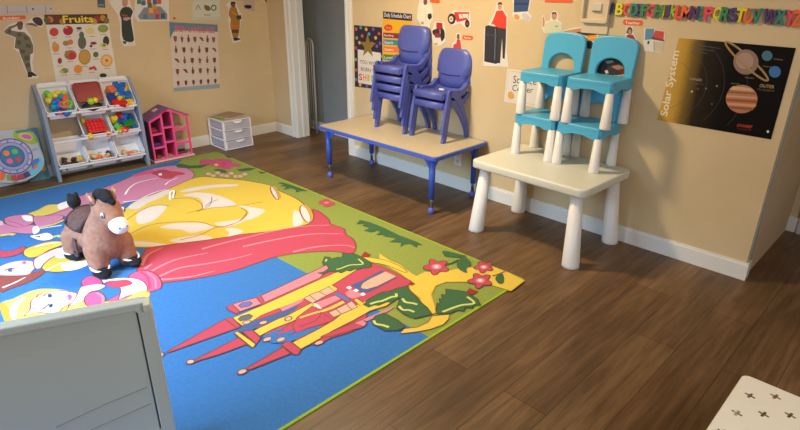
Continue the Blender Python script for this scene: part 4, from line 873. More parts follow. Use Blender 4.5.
melt([((-.10, 0, .170), (.115, .100, .100)), ((.00, 0, .160), (.12, .098, .096)), ((.095, 0, .160), (.095, .106, .118)),
      ((.09, 0, .19), hp((.145, 0, .37)), .098, .060), (hp((.155, 0, .375)), hr((.098, .078, .080)), .35), (hp((.215, 0, .345)), hr((.065, .058, .056)), .5),
      ((.115, .062, .13), (.140, .074, .035), .062, .046), ((.115, -.062, .13), (.140, -.074, .035), .062, .046),
      ((-.13, .062, .13), (-.155, .074, .035), .062, .046), ((-.13, -.062, .13), (-.155, -.074, .035), .062, .046)], .0085, PonyF, 'body', PN, 6)
melt([(hp((.265, 0, .312)), hr((.050, .054, .046)), .5), (hp((.285, 0, .298)), hr((.036, .050, .036)), .3)], .006, WhF, 'muzzle', PN)
melt([(hp((.165, 0, .405)), hr((.05, .056, .048)), .3)], .006, PonyD, 'forehead', PN)
melt([(hp(c_), r_) for c_, r_ in (((.185, 0, .455), (.034, .030, .024)), ((.150, 0, .470), (.040, .036, .028)), ((.105, 0, .455), (.038, .036, .034)), ((.065, 0, .405), (.028, .028, .040)), ((.035, 0, .345), (.026, .026, .045)), ((.215, .012, .436), (.020, .020, .018)))], .006, Bk, 'mane', PN)
melt([((-.175, 0, .235), (-.190, 0, .275), .014, .018), ((-.190, 0, .292), (.032, .034, .040)), ((-.182, .014, .326), (.014, .012, .020)), ((-.198, -.014, .324), (.014, .012, .020))], .006, Bk, 'tail', PN)
for sy in (-1, 1):
    b = MB(); b.cone(hp((.130, sy*.052, .425)), hp((.125, sy*.078, .492)), .021, .006, PonyF, 16); er = b.build('ear', PN)
    b = MB(); b.cone(hp((.146, sy*.054, .430)), hp((.138, sy*.076, .480)), .012, .004, mat((196, 150, 132), .8), 12); b.build('ear_lining', er)
    b = MB(); M = Matrix.Rotation(sy*.35, 4, 'Z'); b.ball(hp((.222, sy*.060, .375)), hr((.013, .008, .018)), mat((240, 240, 245), .2), M, 14); ey = b.build('eye', PN)
    b = MB(); b.ball(hp((.230, sy*.0655, .373)), hr((.007, .005, .011)), mat((30, 60, 90), .15), M, 12); b.build('pupil', ey)
    b = MB(); b.ball(hp((.322, sy*.022, .310)), .0045, mat((80, 80, 95), .5), seg=8); b.build('nostril', PN)
    for x in (.150, -.160):
        o = melt([((x+.012, sy*.078, .028), (.056, .044, .028)), ((x+.030, sy*.078, .021), (.044, .040, .021))], .006, Bk, 'hoof', PN)
        b = MB(); b.tube([(x+.002+.048*math.cos(k*PI/8), sy*.078+.040*math.sin(k*PI/8), .050-.010*math.cos(k*PI/8)) for k in range(16)], .0055, WhF, 8, True); b.build('hoof_band', o)
# saddle hugging the back
Pip = mat((58, 36, 34), .8)
b = MB(); rows = []
for i in range(9):
    x = -.100+.160*i/8; row = []
    for j in range(17):
        an = math.radians(-66+132*j/16); e = 1-.35*((i-4)/4)**4*(abs(j-8)/8)
        row.append(b.bm.verts.new((x, .104*math.sin(an*e), .170+.100*math.cos(an*e)+.012*((i-4)/4)**2)))
    rows.append(row)
fs = [b.bm.faces.new((rows[i][j], rows[i+1][j], rows[i+1][j+1], rows[i][j+1])) for i in range(8) for j in range(16)]
b._fin(fs, Sad, True); bmesh.ops.recalc_face_normals(b.bm, faces=b.bm.faces); bmesh.ops.solidify(b.bm, geom=b.bm.faces[:], thickness=-.008); sd = b.build('saddle', PN)
b = MB(); b.tube([tuple(v) for v in [(-.100+.160*i/8, -.104*math.sin(math.radians(66)), .170+.1*math.cos(math.radians(66))+.012*((i-4)/4)**2) for i in range(9)]], .007, Pip, 8)
b.tube([(-.100, .108*math.sin(math.radians(-66+132*j/16)), .182+.104*math.cos(math.radians(-66+132*j/16))) for j in range(17)], .008, Pip, 8); b.tube([(.060, .108*math.sin(math.radians(-66+132*j/16)), .182+.104*math.cos(math.radians(-66+132*j/16))) for j in range(17)], .008, Pip, 8); b.build('saddle_piping', sd)
for sy in (-1, 1):
    b = MB(); b.box((-.02, sy*.104, .125), (.030, .010, .075), Sad, .003); b.tube([(-.02+.020*math.cos(k*PI/6), sy*.108, .085+.018*math.sin(k*PI/6)) for k in range(12)], .006, Sad, 8, True); b.build('stirrup', sd)

# ------------------------------------------------------------------ plastic panel, lower left, and perforated stool, lower right
GP = mat((192, 202, 198), .38, name='pale_grey_green_plastic')
PC = Vector((3.490, -2.732, 0)); pdir = Vector((-.375, -.927, 0)); rz = math.atan2(pdir.y, pdir.x)
PA = thing('room_divider', 'pale grey-green plastic panel with raised rim at the lower left, standing on the rug', 'divider', (PC.x, PC.y, .011), rz)
PH, PL = .570, .88          # local x runs away from the near corner, local -y?? faces the photographer's side
fy = 1                      # local +y = towards the camera side
b = MB(); me = curve_mesh([rrect(0, 0, PL, PH, .03, 6), rrect(.042, .05, PL-.042, PH-.030, .012, 4)], .016, .006)
b.mesh(me, Matrix(((1, 0, 0, 0), (0, 0, 1, -.022), (0, 1, 0, 0), (0, 0, 0, 1))), GP, True)
for f in b.bm.faces:
    if abs(f.normal.y) > .95: f.smooth = False
b.build('rim', PA)
b = MB(); b.box((PL/2, -.026, PH/2+.002), (PL-.082, .014, PH-.078), GP); ins = b.build('inset_panel', PA)
b = MB(); b.tube([(.045, -.018, z) for z in (.06, .3, PH-.035)], .003, mat((70, 70, 66), .8), 6); b.build('seam', ins)
b = MB(); b.tube([(.06, -.0185, PH-.33), (.20, -.0185, PH-.36), (.34, -.0185, PH-.40)], .0016, mat((146, 150, 146), .8), 6); b.tube([(.06, -.0185, PH-.40), (.25, -.0185, PH-.445)], .0016, mat((146, 150, 146), .8), 6); b.build('crease', ins)
b = MB(); b.box((.012, 0, PH-.012), (.020, .046, .028), mat((206, 206, 192), .5), .004); b.build('corner_highlight', PA)['label'] = 'cream corner highlight'  # yellowish highlight at the post top, built as a pale block

ZS = .30; A0 = ray_at((744, 374), 2, ZS)
SO = thing('step_stool', 'white plastic stool top with rows of small cross-shaped holes at the lower right', 'stool', (A0.x+.23, A0.y-.23, 0))
StW = mat((240, 232, 214), .4, name='warm_white_plastic')
def xhole(cx, cy, r, w_, rot):
    p = []
    for k in range(4):
        a = rot+PI/2*k; d = Vector((math.cos(a), math.sin(a))); n_ = Vector((-d.y, d.x))
        p += [tuple(Vector((cx, cy))+d*r-n_*w_), tuple(Vector((cx, cy))+d*r+n_*w_), tuple(Vector((cx, cy))+(d+n_)*w_)]
    return p
holes = []
hx = [ray_at(q, 2, ZS) for q in ((750, 395.5), (775.5, 396.5), (737, 413), (764, 414), (790, 414.5), (721.5, 429.5))]
cxs, cys = A0.x+.23, A0.y-.23
da = hx[1]-hx[0]; dbv = hx[3]-hx[0]; dc = hx[2]-hx[0]
for i in range(-9, 10):
    for j in range(-9, 10):
        p = hx[0]+da*i+(dc)*j; x, y = p.x-cxs, p.y-cys
        if abs(x) < .195 and abs(y) < .195: holes.append(xhole(x, y, .0155, .0042, math.radians(-9)))
b = MB(); me = curve_mesh([[(p_[0]*20, p_[1]*20) for p_ in ol] for ol in [rrect(-.23, -.23, .23, .23, .022, 6)]+holes], .02, .0); b.mesh(me, Matrix.Translation((0, 0, ZS-.001)) @ Matrix.Scale(.05, 4), StW)
me = curve_mesh([rrect(-.232, -.232, .232, .232, .024, 6), rrect(-.222, -.222, .222, .222, .018, 6)], .012, .003); b.mesh(me, Matrix.Translation((0, 0, ZS-.0145)), StW); b.build('seat', SO)
for sx in (-1, 1):
    for sy in (-1, 1):
        b = MB(); b.cone((sx*.212, sy*.212, 0), (sx*.207, sy*.207, ZS-.004), .013, .017, StW); b.build('leg', SO)
b = MB()
for sx in (-1, 1): b.box((sx*.198, 0, .15), (.012, .37, .03), StW); b.box((0, sx*.198, .15), (.37, .012, .03), StW)
b.build('stretcher', SO)

# ------------------------------------------------------------------ things on the walls
Pap = mat((222, 216, 208), .6, name='white_paper'); Tan = mat((196, 140, 112), .7); DSk = mat((120, 78, 60), .7); Or = mat((226, 92, 44), .6, name='orange_label_card'); Ink = mat((40, 36, 40), .7)
def W(rgb): return mat(rgb, .6)
def Zt(x0, y0, s_): return lambda a: a.pixels(x0, y0, s_)
def R1(a, i): return a.pixels(i*100, 0, 7.96)

# Fruits poster
a = onB().quad((44, 14.6), (107, 14), (119.5, 92), (58, 92))
a.sheet([(0, 0), (1, 0), (1, 1), (0, 1)], Pap, .001); a.poly([(0, 0), (1, 0), (1, .115), (0, .125)], W((74, 50, 30)))
for i, (x, y, c) in enumerate([(.08, .06, (196, 110, 60)), (.03, .07, (90, 90, 40)), (.20, .06, (110, 40, 30)), (.82, .06, (150, 50, 36)), (.92, .05, (200, 130, 50)), (.97, .08, (120, 110, 40)), (.26, .09, (170, 130, 50)), (.76, .09, (190, 150, 60))]): a.poly([(x+.05*math.cos(t*PI/6), y+.04*math.sin(t*PI/6)) for t in range(12)], W(c))
a.text('Fruits', (.27, .105), (.75, .10), (.27, .015), W((236, 208, 60)), .02)
FR = [(54, 32, 4.6, 4.2, (200, 62, 54)), (68, 30.5, 5.1, 4.8, (170, 30, 48)), (66, 27.5, 2, 1, (226, 150, 140)), (79, 28.3, 2.8, 1.4, (70, 60, 84)), (90, 31, 4.6, 3.2, (222, 206, 120)), (103, 28.5, 5.4, 4, (138, 156, 76)),
      (82, 42.5, 4.2, 6.6, (92, 98, 84)), (81.5, 35, 2.6, 3.4, (86, 104, 80)), (55.6, 47.5, 3.6, 4.6, (214, 140, 60)), (54.5, 44.5, 2.3, 3, (206, 160, 80)), (66, 43.2, 3.4, 2.6, (150, 130, 60)), (70.3, 42, 2.8, 2.6, (196, 120, 66)), (93.5, 43.2, 3.2, 1.5, (130, 40, 60)), (91, 46, 1.6, 1.3, (90, 34, 60)),
      (106, 41, 3.2, 5.0, (60, 58, 44)), (103.3, 45.5, 4.2, 2.3, (206, 206, 120)), (104, 45.2, 1.4, 1.2, (110, 80, 40)), (70.4, 55, 6.2, 4.9, (176, 100, 54)), (72.4, 56, 3.8, 3.6, (190, 44, 50)), (67, 53, 2.4, 2.4, (140, 140, 60)), (84.5, 57, 6.2, 7.9, (182, 140, 60)), (84.5, 57, 4.6, 6.2, (196, 152, 74)),
      (95.7, 54.5, 2.7, 2.8, (86, 108, 56)), (106.5, 60.5, 6.2, 6.4, (220, 164, 92)), (106.5, 60.5, 4.6, 4.8, (232, 186, 116)), (106.5, 60.5, 1.4, 1.5, (176, 110, 56)), (59.7, 60.8, 2.2, 3.0, (150, 50, 56)), (64.6, 70.6, 3.8, 2.6, (140, 134, 66)), (61.4, 71.6, 2.2, 1.4, (190, 180, 100)), (78, 69, 4.4, 4.2, (226, 146, 56)),
      (90.6, 68.4, 2, 1.5, (200, 50, 70)), (93.6, 67.6, 2, 1.5, (190, 40, 60)), (95.4, 69.2, 1.3, 1.2, (200, 50, 70)), (103, 75.4, 3.6, 2.2, (54, 48, 42))]
a.pixels()
for x, y, rx, ry, c in FR: a.poly(ell(x, y, rx, ry, 16), W(c))
for x, y in ((54, 38), (68, 37), (79, 31), (92, 36.5), (103, 34.5), (56, 54), (69, 48), (82, 50), (93, 49), (105, 49.5), (70, 61.5), (85, 66.5), (96, 59), (60, 66), (107, 68.5), (64, 75), (78, 74.5), (92, 72.5)): a.stroke([(x-3, y), (x+3, y-.2)], .004, W((150, 138, 132)), 0)
a.build('fruit_poster', 'poster headed Fruits showing rows of fruit, above the toy shelf', 'poster')
# sign language poster
a = onB().quad((169, 22), (217.5, 24.6), (219.8, 88), (173.8, 91.5))
a.sheet([(0, 0), (1, 0), (1, 1), (0, 1)], W((214, 200, 190)), .001)
a.poly([(0, 0), (1, 0), (1, .11), (0, .11)], W((92, 132, 156))); a.poly([(0, .1), (.12, .1), (.05, .16), (0, .24)], W((92, 132, 156))); a.poly([(0, .945), (1, .93), (1, 1), (0, 1)], W((150, 164, 172)))
a.text('SIGN LANGUAGE', (.10, .135), (.93, .135), (.10, .045), W((222, 96, 104)), .02)
for r in range(5):
    for c in range(6 if r else 7):
        n_ = 6 if r else 7; x = .10+.80*c/(n_-1); y = .23+r*.158; sd_ = (r*7+c*5) % 6
        hnd = W((112, 62, 50) if (r+c) % 3 else (134, 80, 60))
        if r == 4: continue
        if sd_ in (0, 3): pts = [(x-.035, y-.035), (x+.035, y-.035), (x+.03, y+.02), (x+.012, y+.045), (x-.012, y+.045), (x-.03, y+.02)]
        elif sd_ in (1, 4): pts = [(x-.012, y-.06), (x+.012, y-.06), (x+.012, y-.02), (x+.03, y-.01), (x+.02, y+.045), (x-.02, y+.045), (x-.028, y-.01), (x-.012, y-.02)]
        elif sd_ == 2: pts = [(x-.05, y-.02), (x-.02, y-.035), (x+.03, y-.02), (x+.055, y+.03), (x+.02, y+.03), (x-.01, y+.0)]
        else: pts = [(x-.045, y-.03), (x-.02, y-.01), (x, y-.05), (x+.014, y-.012), (x+.045, y-.03), (x+.02, y+.012), (x+.012, y+.05), (x-.014, y+.05), (x-.018, y+.01)]
        a.poly(pts, hnd); a.stroke([(x-.02, y+.068), (x+.02, y+.068)], .0022, W((150, 130, 122)), 0)
for c in range(6):
    x = .10+.80*c/5; a.poly([(x-.02, .845), (x+.02, .845), (x+.03, .87), (x+.016, .915), (x-.016, .915), (x-.03, .87)], W((112, 62, 50))); a.stroke([(x-.02, .93), (x+.02, .93)], .0022, W((150, 130, 122)), 0)
a.build('sign_language_poster', 'pink and white poster of hand signs with blue header, on the left wall', 'poster')
# strip of white cards, orange label
a = onB().pixels(0, 0, 7.96); a.sheet([(-60, 45), (420, 35), (426, 105), (-60, 118)], W((196, 188, 184)), .001)
for x in (55, 210, 360): a.stroke([(x, 45), (x+6, 108)], .006, W((150, 140, 138)), 0)
a.poly([(255, 65), (268, 65), (268, 78), (255, 78)], Ink); a.poly([(395, 62), (410, 60), (412, 74), (398, 76)], W((170, 110, 100))); a.stroke([(70, 100), (200, 96)], .003, W((150, 140, 136)), 0)
a.build('card_strip', 'row of plain white cards at the top left of the left wall', 'card')
def label_card(a, pts, txt, BL, BR, TL, label):
    a.sheet(pts, Or, .0015, 0)
    if txt: a.text(txt, BL, BR, TL, W((250, 236, 226)), .01)
    a.build('label_card', label, 'label', 'orange name labels')
label_card(onB().pixels(0, 0, 7.96), [(-40, 130), (195, 124), (208, 135), (200, 152), (-40, 160)], 'Soldier', (20, 155), (160, 150), (20, 136), 'orange label above the saluting soldier cutout')
# soldier
a = onB().pixels(0, 0, 5.333)
a.sheet([(20, 160), (50, 130), (90, 118), (125, 118), (135, 150), (165, 190), (182, 240), (180, 290), (172, 330), (178, 380), (205, 405), (200, 416), (150, 420), (138, 380), (118, 330), (100, 280), (72, 258), (78, 200), (30, 185)], Pap, .001)
Cam, CamD = W((112, 108, 84)), W((84, 80, 62))
a.poly([(22, 165), (48, 142), (90, 128), (96, 136), (62, 152), (58, 162), (90, 168), (130, 172), (160, 200), (178, 245), (176, 282), (162, 290), (160, 330), (168, 384), (146, 388), (128, 340), (106, 285), (100, 262), (78, 256), (84, 200), (60, 190), (30, 180)], Cam)
for q in ([(90, 180), (110, 176), (116, 190), (98, 196)], [(130, 190), (150, 200), (146, 216), (130, 208)], [(88, 220), (106, 214), (112, 232), (94, 240)], [(140, 232), (166, 240), (160, 256), (138, 248)], [(112, 264), (134, 268), (130, 286), (110, 282)], [(130, 300), (150, 296), (154, 318), (134, 322)], [(138, 340), (156, 336), (158, 356), (142, 360)], [(40, 160), (56, 158), (60, 174), (44, 176)]): a.poly(q, CamD, 2)
a.poly(ell(107, 142, 15, 18), DSk); a.poly([(88, 132), (92, 118), (112, 112), (124, 124), (122, 134)], CamD); a.poly([(84, 126), (100, 128), (98, 138), (84, 138)], DSk)
a.poly([(146, 386), (170, 382), (196, 400), (196, 406), (172, 404), (168, 412), (148, 412)], Ink)
a.build('soldier_cutout', 'paper cutout of a saluting person in camouflage uniform on the left wall', 'cutout')
a = onB().pixels(0, 0, 5.333); a.sheet([(126, 130), (150, 112), (178, 92), (205, 86), (228, 96), (236, 122), (222, 146), (200, 142), (170, 134)], Pap, .001)
a.poly([(172, 104), (186, 92), (210, 92), (226, 108), (228, 128), (216, 138), (192, 130)], W((60, 44, 46)), 2); a.poly([(132, 128), (170, 122), (196, 134), (200, 142), (170, 136)], W((120, 90, 96)), 2)
a.build('cap_cutout', 'small paper cutout of a dark peaked cap beside the saluting soldier', 'cutout')
# woman in dark gown
a = onB().pixels(100, 0, 7.96); a.sheet([(60, -20), (230, -30), (245, 40), (270, 100), (262, 160), (275, 300), (282, 360), (190, 368), (160, 320), (160, 180), (135, 110), (80, 30)], Pap, .001)
a.poly([(180, 60), (235, 58), (262, 96), (245, 140), (255, 220), (270, 320), (235, 335), (185, 315), (172, 240), (170, 150), (155, 110)], W((44, 54, 46)), 2); a.poly(ell(198, 20, 24, 34), Tan); a.poly([(172, 0), (180, -24), (218, -24), (226, 6), (214, -4), (190, -6)], W((60, 40, 36)))
a.poly([(165, 110), (215, 118), (225, 130), (185, 132)], W((150, 80, 60))); a.poly([(185, 140), (235, 136), (248, 148), (210, 166), (185, 158)], W((190, 150, 150))); a.poly([(180, 325), (210, 330), (205, 352), (185, 345)], W((60, 60, 56))); a.poly([(222, 336), (262, 334), (266, 352), (228, 358)], W((214, 206, 196)))
a.build('gown_cutout', 'paper cutout of a person in a long dark gown on the left wall', 'cutout')
a = onB().pixels(0, 0, 7.96); a.sheet([(770, -40), (832, -40), (838, 62), (778, 58)], W((70, 84, 96)), .001); a.poly([(780, 30), (826, 32), (828, 50), (782, 48)], W((110, 130, 140))); a.build('blue_card', 'small dark blue card at the top edge beside the gown cutout', 'card')
# market scene picture
a = onB().pixels(100, 0, 7.96); a.sheet([(285, -60), (545, -60), (552, 166), (300, 170), (270, 130)], Pap, .001)
a.poly([(300, 130), (350, 60), (480, 50), (535, 110), (535, 156), (320, 156)], W((126, 140, 156))); a.poly([(355, 110), (400, 70), (470, 70), (490, 100), (440, 120)], W((190, 120, 96)))
for x, y, c in ((310, 20, (84, 120, 70)), (345, 30, (70, 100, 140)), (390, 20, (190, 80, 50)), (435, 25, (60, 100, 150)), (470, 20, (200, 90, 60)), (405, 90, (220, 170, 110)), (455, 140, (170, 70, 90)), (500, 135, (70, 90, 90)), (360, 140, (90, 120, 150)), (395, 50, (60, 110, 80)), (430, 60, (210, 150, 60))): a.poly([(x-16, y-28), (x+16, y-28), (x+18, y+12), (x-16, y+12)], W(c))
a.build('street_picture', 'paper picture of a busy colourful street scene on the left wall', 'picture')
# card with three small emblems
a = onB().pixels(100, 0, 7.96); a.sheet([(725, -60), (955, -60), (965, 160), (730, 158)], W((196, 200, 184)), .001)
a.poly([(740, -50), (945, -50), (952, 130), (742, 136)], W((206, 206, 190)))
a.stroke([(765, 76), (780, 40), (800, 76)], .008, W((140, 120, 90))); a.poly([(830, 40), (870, 50), (880, 80), (850, 86), (832, 66)], W((110, 100, 70)), 2); a.stroke(ell(905, 62, 18, 20), .010, W((60, 90, 70)), 0, True); a.stroke([(826, 118), (880, 120)], .005, Ink, 0)
a.build('emblem_card', 'white card with three small drawings above the hand sign poster', 'card')
a = onB().pixels(170, 12, 8); b = None; a.sheet(ell(34, 50, 9, 9), W((200, 60, 50)), .006); a.build('push_pin', 'red push pin just above the hand sign poster', 'pin')
# firefighter
a = onB().pixels(200, 0, 7.96); a.sheet([(205, 40), (240, 10), (285, 8), (300, 60), (335, 120), (322, 200), (310, 280), (325, 330), (262, 345), (240, 260), (225, 160), (225, 60)], Pap, .001)
Tn2 = W((170, 118, 54)); a.poly([(240, 60), (280, 50), (300, 100), (318, 160), (312, 240), (300, 300), (265, 300), (250, 250), (240, 200), (245, 150), (228, 120)], Tn2, 2)
a.poly(ell(262, 36, 18, 22), DSk); a.poly([(240, 34), (246, 14), (276, 12), (286, 34), (262, 26)], Ink); a.poly([(285, 130), (325, 118), (330, 150), (300, 160)], W((60, 60, 66))); a.poly([(246, 195), (316, 195), (316, 216), (246, 216)], W((206, 110, 40))); a.poly([(250, 236), (310, 236), (308, 262), (252, 262)], W((96, 70, 44))); a.poly([(262, 300), (285, 300), (318, 306), (316, 318), (270, 326)], Ink); a.stroke([(250, 90), (290, 120)], .008, W((206, 160, 60)), 0)
a.build('firefighter_cutout', 'paper cutout of a person in tan firefighter clothing on the left wall', 'cutout')
a = onB().pixels(200, 0, 7.96); a.sheet([(345, -40), (432, -40), (436, 88), (425, 92), (345, 66)], W((190, 172, 160)), .001); a.poly([(350, 48), (375, 38), (408, 44), (405, 66), (370, 68)], Ink, 2); a.build('small_picture', 'small pale picture with a dark shape beside the firefighter cutout', 'picture')
a = onB().pixels(200, 0, 7.96); a.sheet([(505, -50), (625, -50), (600, 14), (560, 28), (520, 12)], W((130, 40, 40)), .002, 3); a.build('red_cutout', 'dark red paper shape at the top edge near the doorway', 'cutout')

# Shine poster
a = onR().quad((354, 25), (382, 27.4), (383, 90), (355, 86.5))
a.sheet([(0, 0), (1, 0), (1, 1), (0, 1)], W((44, 36, 60)), .001); random.seed(3)
dots = [(.08, .06), (.25, .03), (.45, .05), (.7, .04), (.9, .1), (.1, .2), (.3, .16), (.55, .12), (.78, .17), (.93, .25), (.06, .36), (.05, .55), (.06, .72), (.05, .88), (.2, .96), (.45, .97), (.7, .95), (.95, .45), (.95, .6), (.95, .8), (.2, .27), (.82, .3), (.65, .26)]
for i, (x, y) in enumerate(dots): a.poly([(x+.05*math.cos(t*PI/5), y+.028*math.sin(t*PI/5)) for t in range(10)], W([(200, 90, 70), (80, 150, 170), (220, 170, 70), (110, 90, 160), (190, 70, 90), (120, 170, 90)][i % 6]))
a.poly([(.13, .38), (.95, .40), (.95, .95), (.13, .93)], Pap)
a.poly([(.50+(.30 if k % 2 == 0 else .125)*math.sin(k*PI/5), .315-(.20 if k % 2 == 0 else .08)*math.cos(k*PI/5)) for k in range(10)], W((140, 116, 50)))
a.text('YOU WERE', (.20, .60), (.86, .62), (.20, .54), Ink); a.text('BORN TO', (.24, .72), (.82, .74), (.24, .66), Ink)
for i, (ch, c) in enumerate((('S', (206, 60, 54)), ('H', (226, 130, 60)), ('I', (226, 180, 70)), ('N', (110, 170, 90)), ('E', (80, 150, 190)))): a.text(ch, (.16+i*.15, .88), (.28+i*.15-(.04 if ch == 'I' else 0), .885), (.16+i*.15, .77), W(c), .02)
a.build('shine_poster', 'dark dotted poster with gold star reading YOU WERE BORN TO SHINE', 'poster')
# Daily schedule chart
a = onR().pixels(300, 0, 7.96)
a.sheet([(660, 90), (890, 112), (888, 500), (660, 470)], W((232, 176, 40)), .001); a.poly([(662, 90), (892, 112), (892, 168), (662, 148)], W((52, 44, 66))); a.text('Daily Schedule Chart', (670, 142), (882, 160), (671, 100), W((226, 222, 230)), .01)
a.poly(ell(704, 220, 34, 26), W((214, 66, 50))); a.text('Time', (684, 230), (724, 232), (684, 210), W((240, 170, 140)))
for y, c, tx in ((258, (130, 50, 70), 'Reading'), (312, (60, 140, 160), 'Snack'), (368, (228, 120, 60), 'Centers'), (432, (70, 130, 60), 'Lunch')):
    a.poly([(664, y), (820, y+10), (820, y+52), (664, y+42)], W(c)); a.text(tx, (672, y+34), (745, y+38), (672, y+14), W((240, 226, 226)), .01)
a.build('schedule_chart', 'yellow Daily Schedule Chart with coloured rows behind the blue chairs', 'chart')
# white coat cutout, label, machine, tractor, label, small figure
a = onR().pixels(400, 0, 7.96); a.sheet([(160, -30), (240, -30), (262, 90), (262, 160), (230, 190), (240, 260), (215, 330), (150, 300), (170, 200), (135, 150), (140, 90)], Pap, .001)
a.poly([(165, 40), (240, 36), (256, 110), (240, 200), (228, 290), (175, 290), (165, 190), (146, 150), (150, 90)], W((230, 222, 200)), 2); a.poly(ell(203, 14, 16, 26), DSk); a.poly([(222, 110), (250, 106), (255, 140), (235, 160), (220, 140)], Ink); a.poly([(168, 175), (190, 172), (190, 192), (170, 194)], Tan); a.stroke([(200, 60), (206, 180)], .004, W((190, 180, 160)), 0)
a.build('white_coat_cutout', 'paper cutout of a person in a long white coat beside the schedule chart', 'cutout')
label_card(onR().pixels(400, 0, 7.96), [(235, -20), (312, -20), (318, 18), (306, 26), (240, 18)], '', 0, 0, 0, 'orange label at the top edge right of the white coat cutout')
a = onR().pixels(400, 0, 7.96); a.sheet([(280, 170), (350, 175), (365, 250), (360, 330), (325, 365), (270, 365), (255, 300), (255, 240)], Pap, .001)
a.poly([(290, 178), (338, 182), (342, 240), (290, 236)], W((176, 40, 40))); a.poly([(262, 240), (310, 230), (318, 270), (290, 290), (262, 270)], W((60, 40, 44)), 2); a.poly([(325, 225), (352, 240), (356, 300), (330, 330), (322, 280)], Ink, 2); a.poly([(275, 260), (325, 270), (322, 300), (280, 300)], W((150, 44, 44))); a.poly([(270, 345), (300, 340), (300, 358), (272, 360)], W((200, 170, 60)))
a.build('red_tractor_cutout', 'small paper cutout of a red tractor seen head on between the blue chair stacks', 'cutout')
a = onR().pixels(400, 0, 7.96); a.sheet([(385, 120), (430, 82), (560, 90), (565, 210), (540, 228), (515, 215), (480, 185), (420, 205), (385, 185)], Pap, .001)
RT_ = W((206, 52, 44)); a.poly([(432, 96), (550, 96), (554, 110), (468, 112), (474, 150), (530, 140), (540, 156), (456, 176), (440, 150)], RT_)
a.poly(ell(412, 150, 32, 44), W((54, 40, 40))); a.poly(ell(408, 152, 17, 24), W((216, 206, 180))); a.poly(ell(408, 152, 6, 8), W((110, 60, 50))); a.poly(ell(536, 188, 19, 32), W((54, 40, 44))); a.poly(ell(536, 188, 8, 13), W((140, 50, 50)))
a.stroke([(548, 96), (545, 150)], .005, RT_, 0); a.stroke([(488, 112), (505, 140)], .004, Ink, 0)
a.build('tractor_cutout', 'paper cutout of a red tractor seen from the side, large wheel at left', 'cutout')
label_card(onR().pixels(400, 0, 7.96), [(505, 280), (575, 286), (584, 300), (574, 318), (505, 314), (496, 296)], 'Farmer', (512, 308), (568, 312), (512, 290), 'orange label above the shorter blue chair stack')
a = onR().pixels(400, 0, 7.96); a.sheet([(446, 265), (478, 262), (486, 320), (498, 400), (420, 400), (415, 350), (445, 320)], Pap, .001); a.poly(ell(464, 292, 12, 24), DSk); a.poly([(452, 316), (480, 314), (492, 396), (424, 396), (425, 355), (450, 345)], W((196, 70, 64))); a.build('farmer_cutout', 'small paper cutout of a person in red behind the shorter blue chair stack', 'cutout')
# man with black case
a = onR().pixels(450, 0, 3.91)
a.sheet([(150, 95), (172, 50), (186, 8), (205, 10), (212, 38), (226, 60), (224, 130), (222, 200), (230, 262), (130, 258), (134, 110)], Pap, .001)
a.poly([(182, 42), (206, 40), (222, 66), (220, 112), (184, 108), (172, 96), (160, 94), (168, 80)], W((222, 60, 40)), 0); a.poly([(184, 108), (220, 112), (218, 180), (214, 230), (206, 228), (204, 150), (196, 248), (186, 246)], W((56, 48, 56))); a.poly(ell(195, 26, 8, 13), Tan); a.poly([(186, 20), (190, 9), (202, 9), (206, 20), (196, 15)], Ink)
a.poly([(138, 104), (150, 98), (188, 106), (190, 245), (180, 250), (134, 240)], W((44, 44, 56))); a.stroke([(178, 112), (175, 235)], .006, W((110, 116, 130)), 0); a.stroke([(140, 135), (186, 140)], .005, W((74, 74, 88)), 0); a.stroke([(160, 104), (162, 92), (170, 92)], .005, Tan, 0)
a.build('suitcase_man_cutout', 'tall paper cutout of a person in a red shirt holding a big black case', 'cutout')
# blue bin cutout and small items
a = onR().pixels(500, 0, 7.96); a.sheet([(100, -30), (250, -30), (240, 60), (225, 95), (255, 130), (235, 172), (180, 150), (130, 170), (95, 120), (105, 90)], Pap, .001)
a.poly([(112, -20), (240, -20), (222, 90), (110, 98)], W((44, 74, 124))); a.poly([(112, 20), (232, 22), (230, 40), (112, 38)], W((30, 50, 90))); a.poly([(110, 120), (140, 115), (160, 140), (140, 160), (118, 148)], W((214, 150, 60)), 2); a.poly([(175, 110), (205, 105), (240, 140), (225, 165), (180, 140)], W((196, 190, 196)), 2)
a.build('recycling_bin_cutout', 'paper cutout of a blue bin with small items below it at the top edge', 'cutout')
# man in light shirt
a = onR().pixels(500, 0, 7.96); a.sheet([(335, 130), (352, 118), (366, 170), (400, 160), (405, 110), (425, 85), (455, 90), (465, 130), (462, 160), (490, 180), (490, 262), (350, 262), (335, 220)], Pap, .001)
a.poly([(352, 200), (370, 185), (400, 168), (455, 165), (482, 190), (484, 260), (356, 260)], W((206, 208, 172)), 0); a.poly(ell(432, 130, 20, 30), Tan); a.poly([(412, 120), (418, 97), (446, 96), (454, 122), (434, 106)], W((50, 34, 32))); a.poly([(340, 140), (350, 130), (358, 170), (352, 215), (340, 210)], Tan); a.poly([(440, 205), (462, 203), (462, 212), (440, 214)], W((120, 140, 140)))
a.build('waving_man_cutout', 'paper cutout of a waving person in a pale shirt above the left turquoise chairs', 'cutout')
label_card(onR().pixels(500, 0, 7.96), [(350, -30), (584, -30), (576, 22), (360, 18)], '', 0, 0, 0, 'wide orange label at the top edge above the pale shirted cutout')
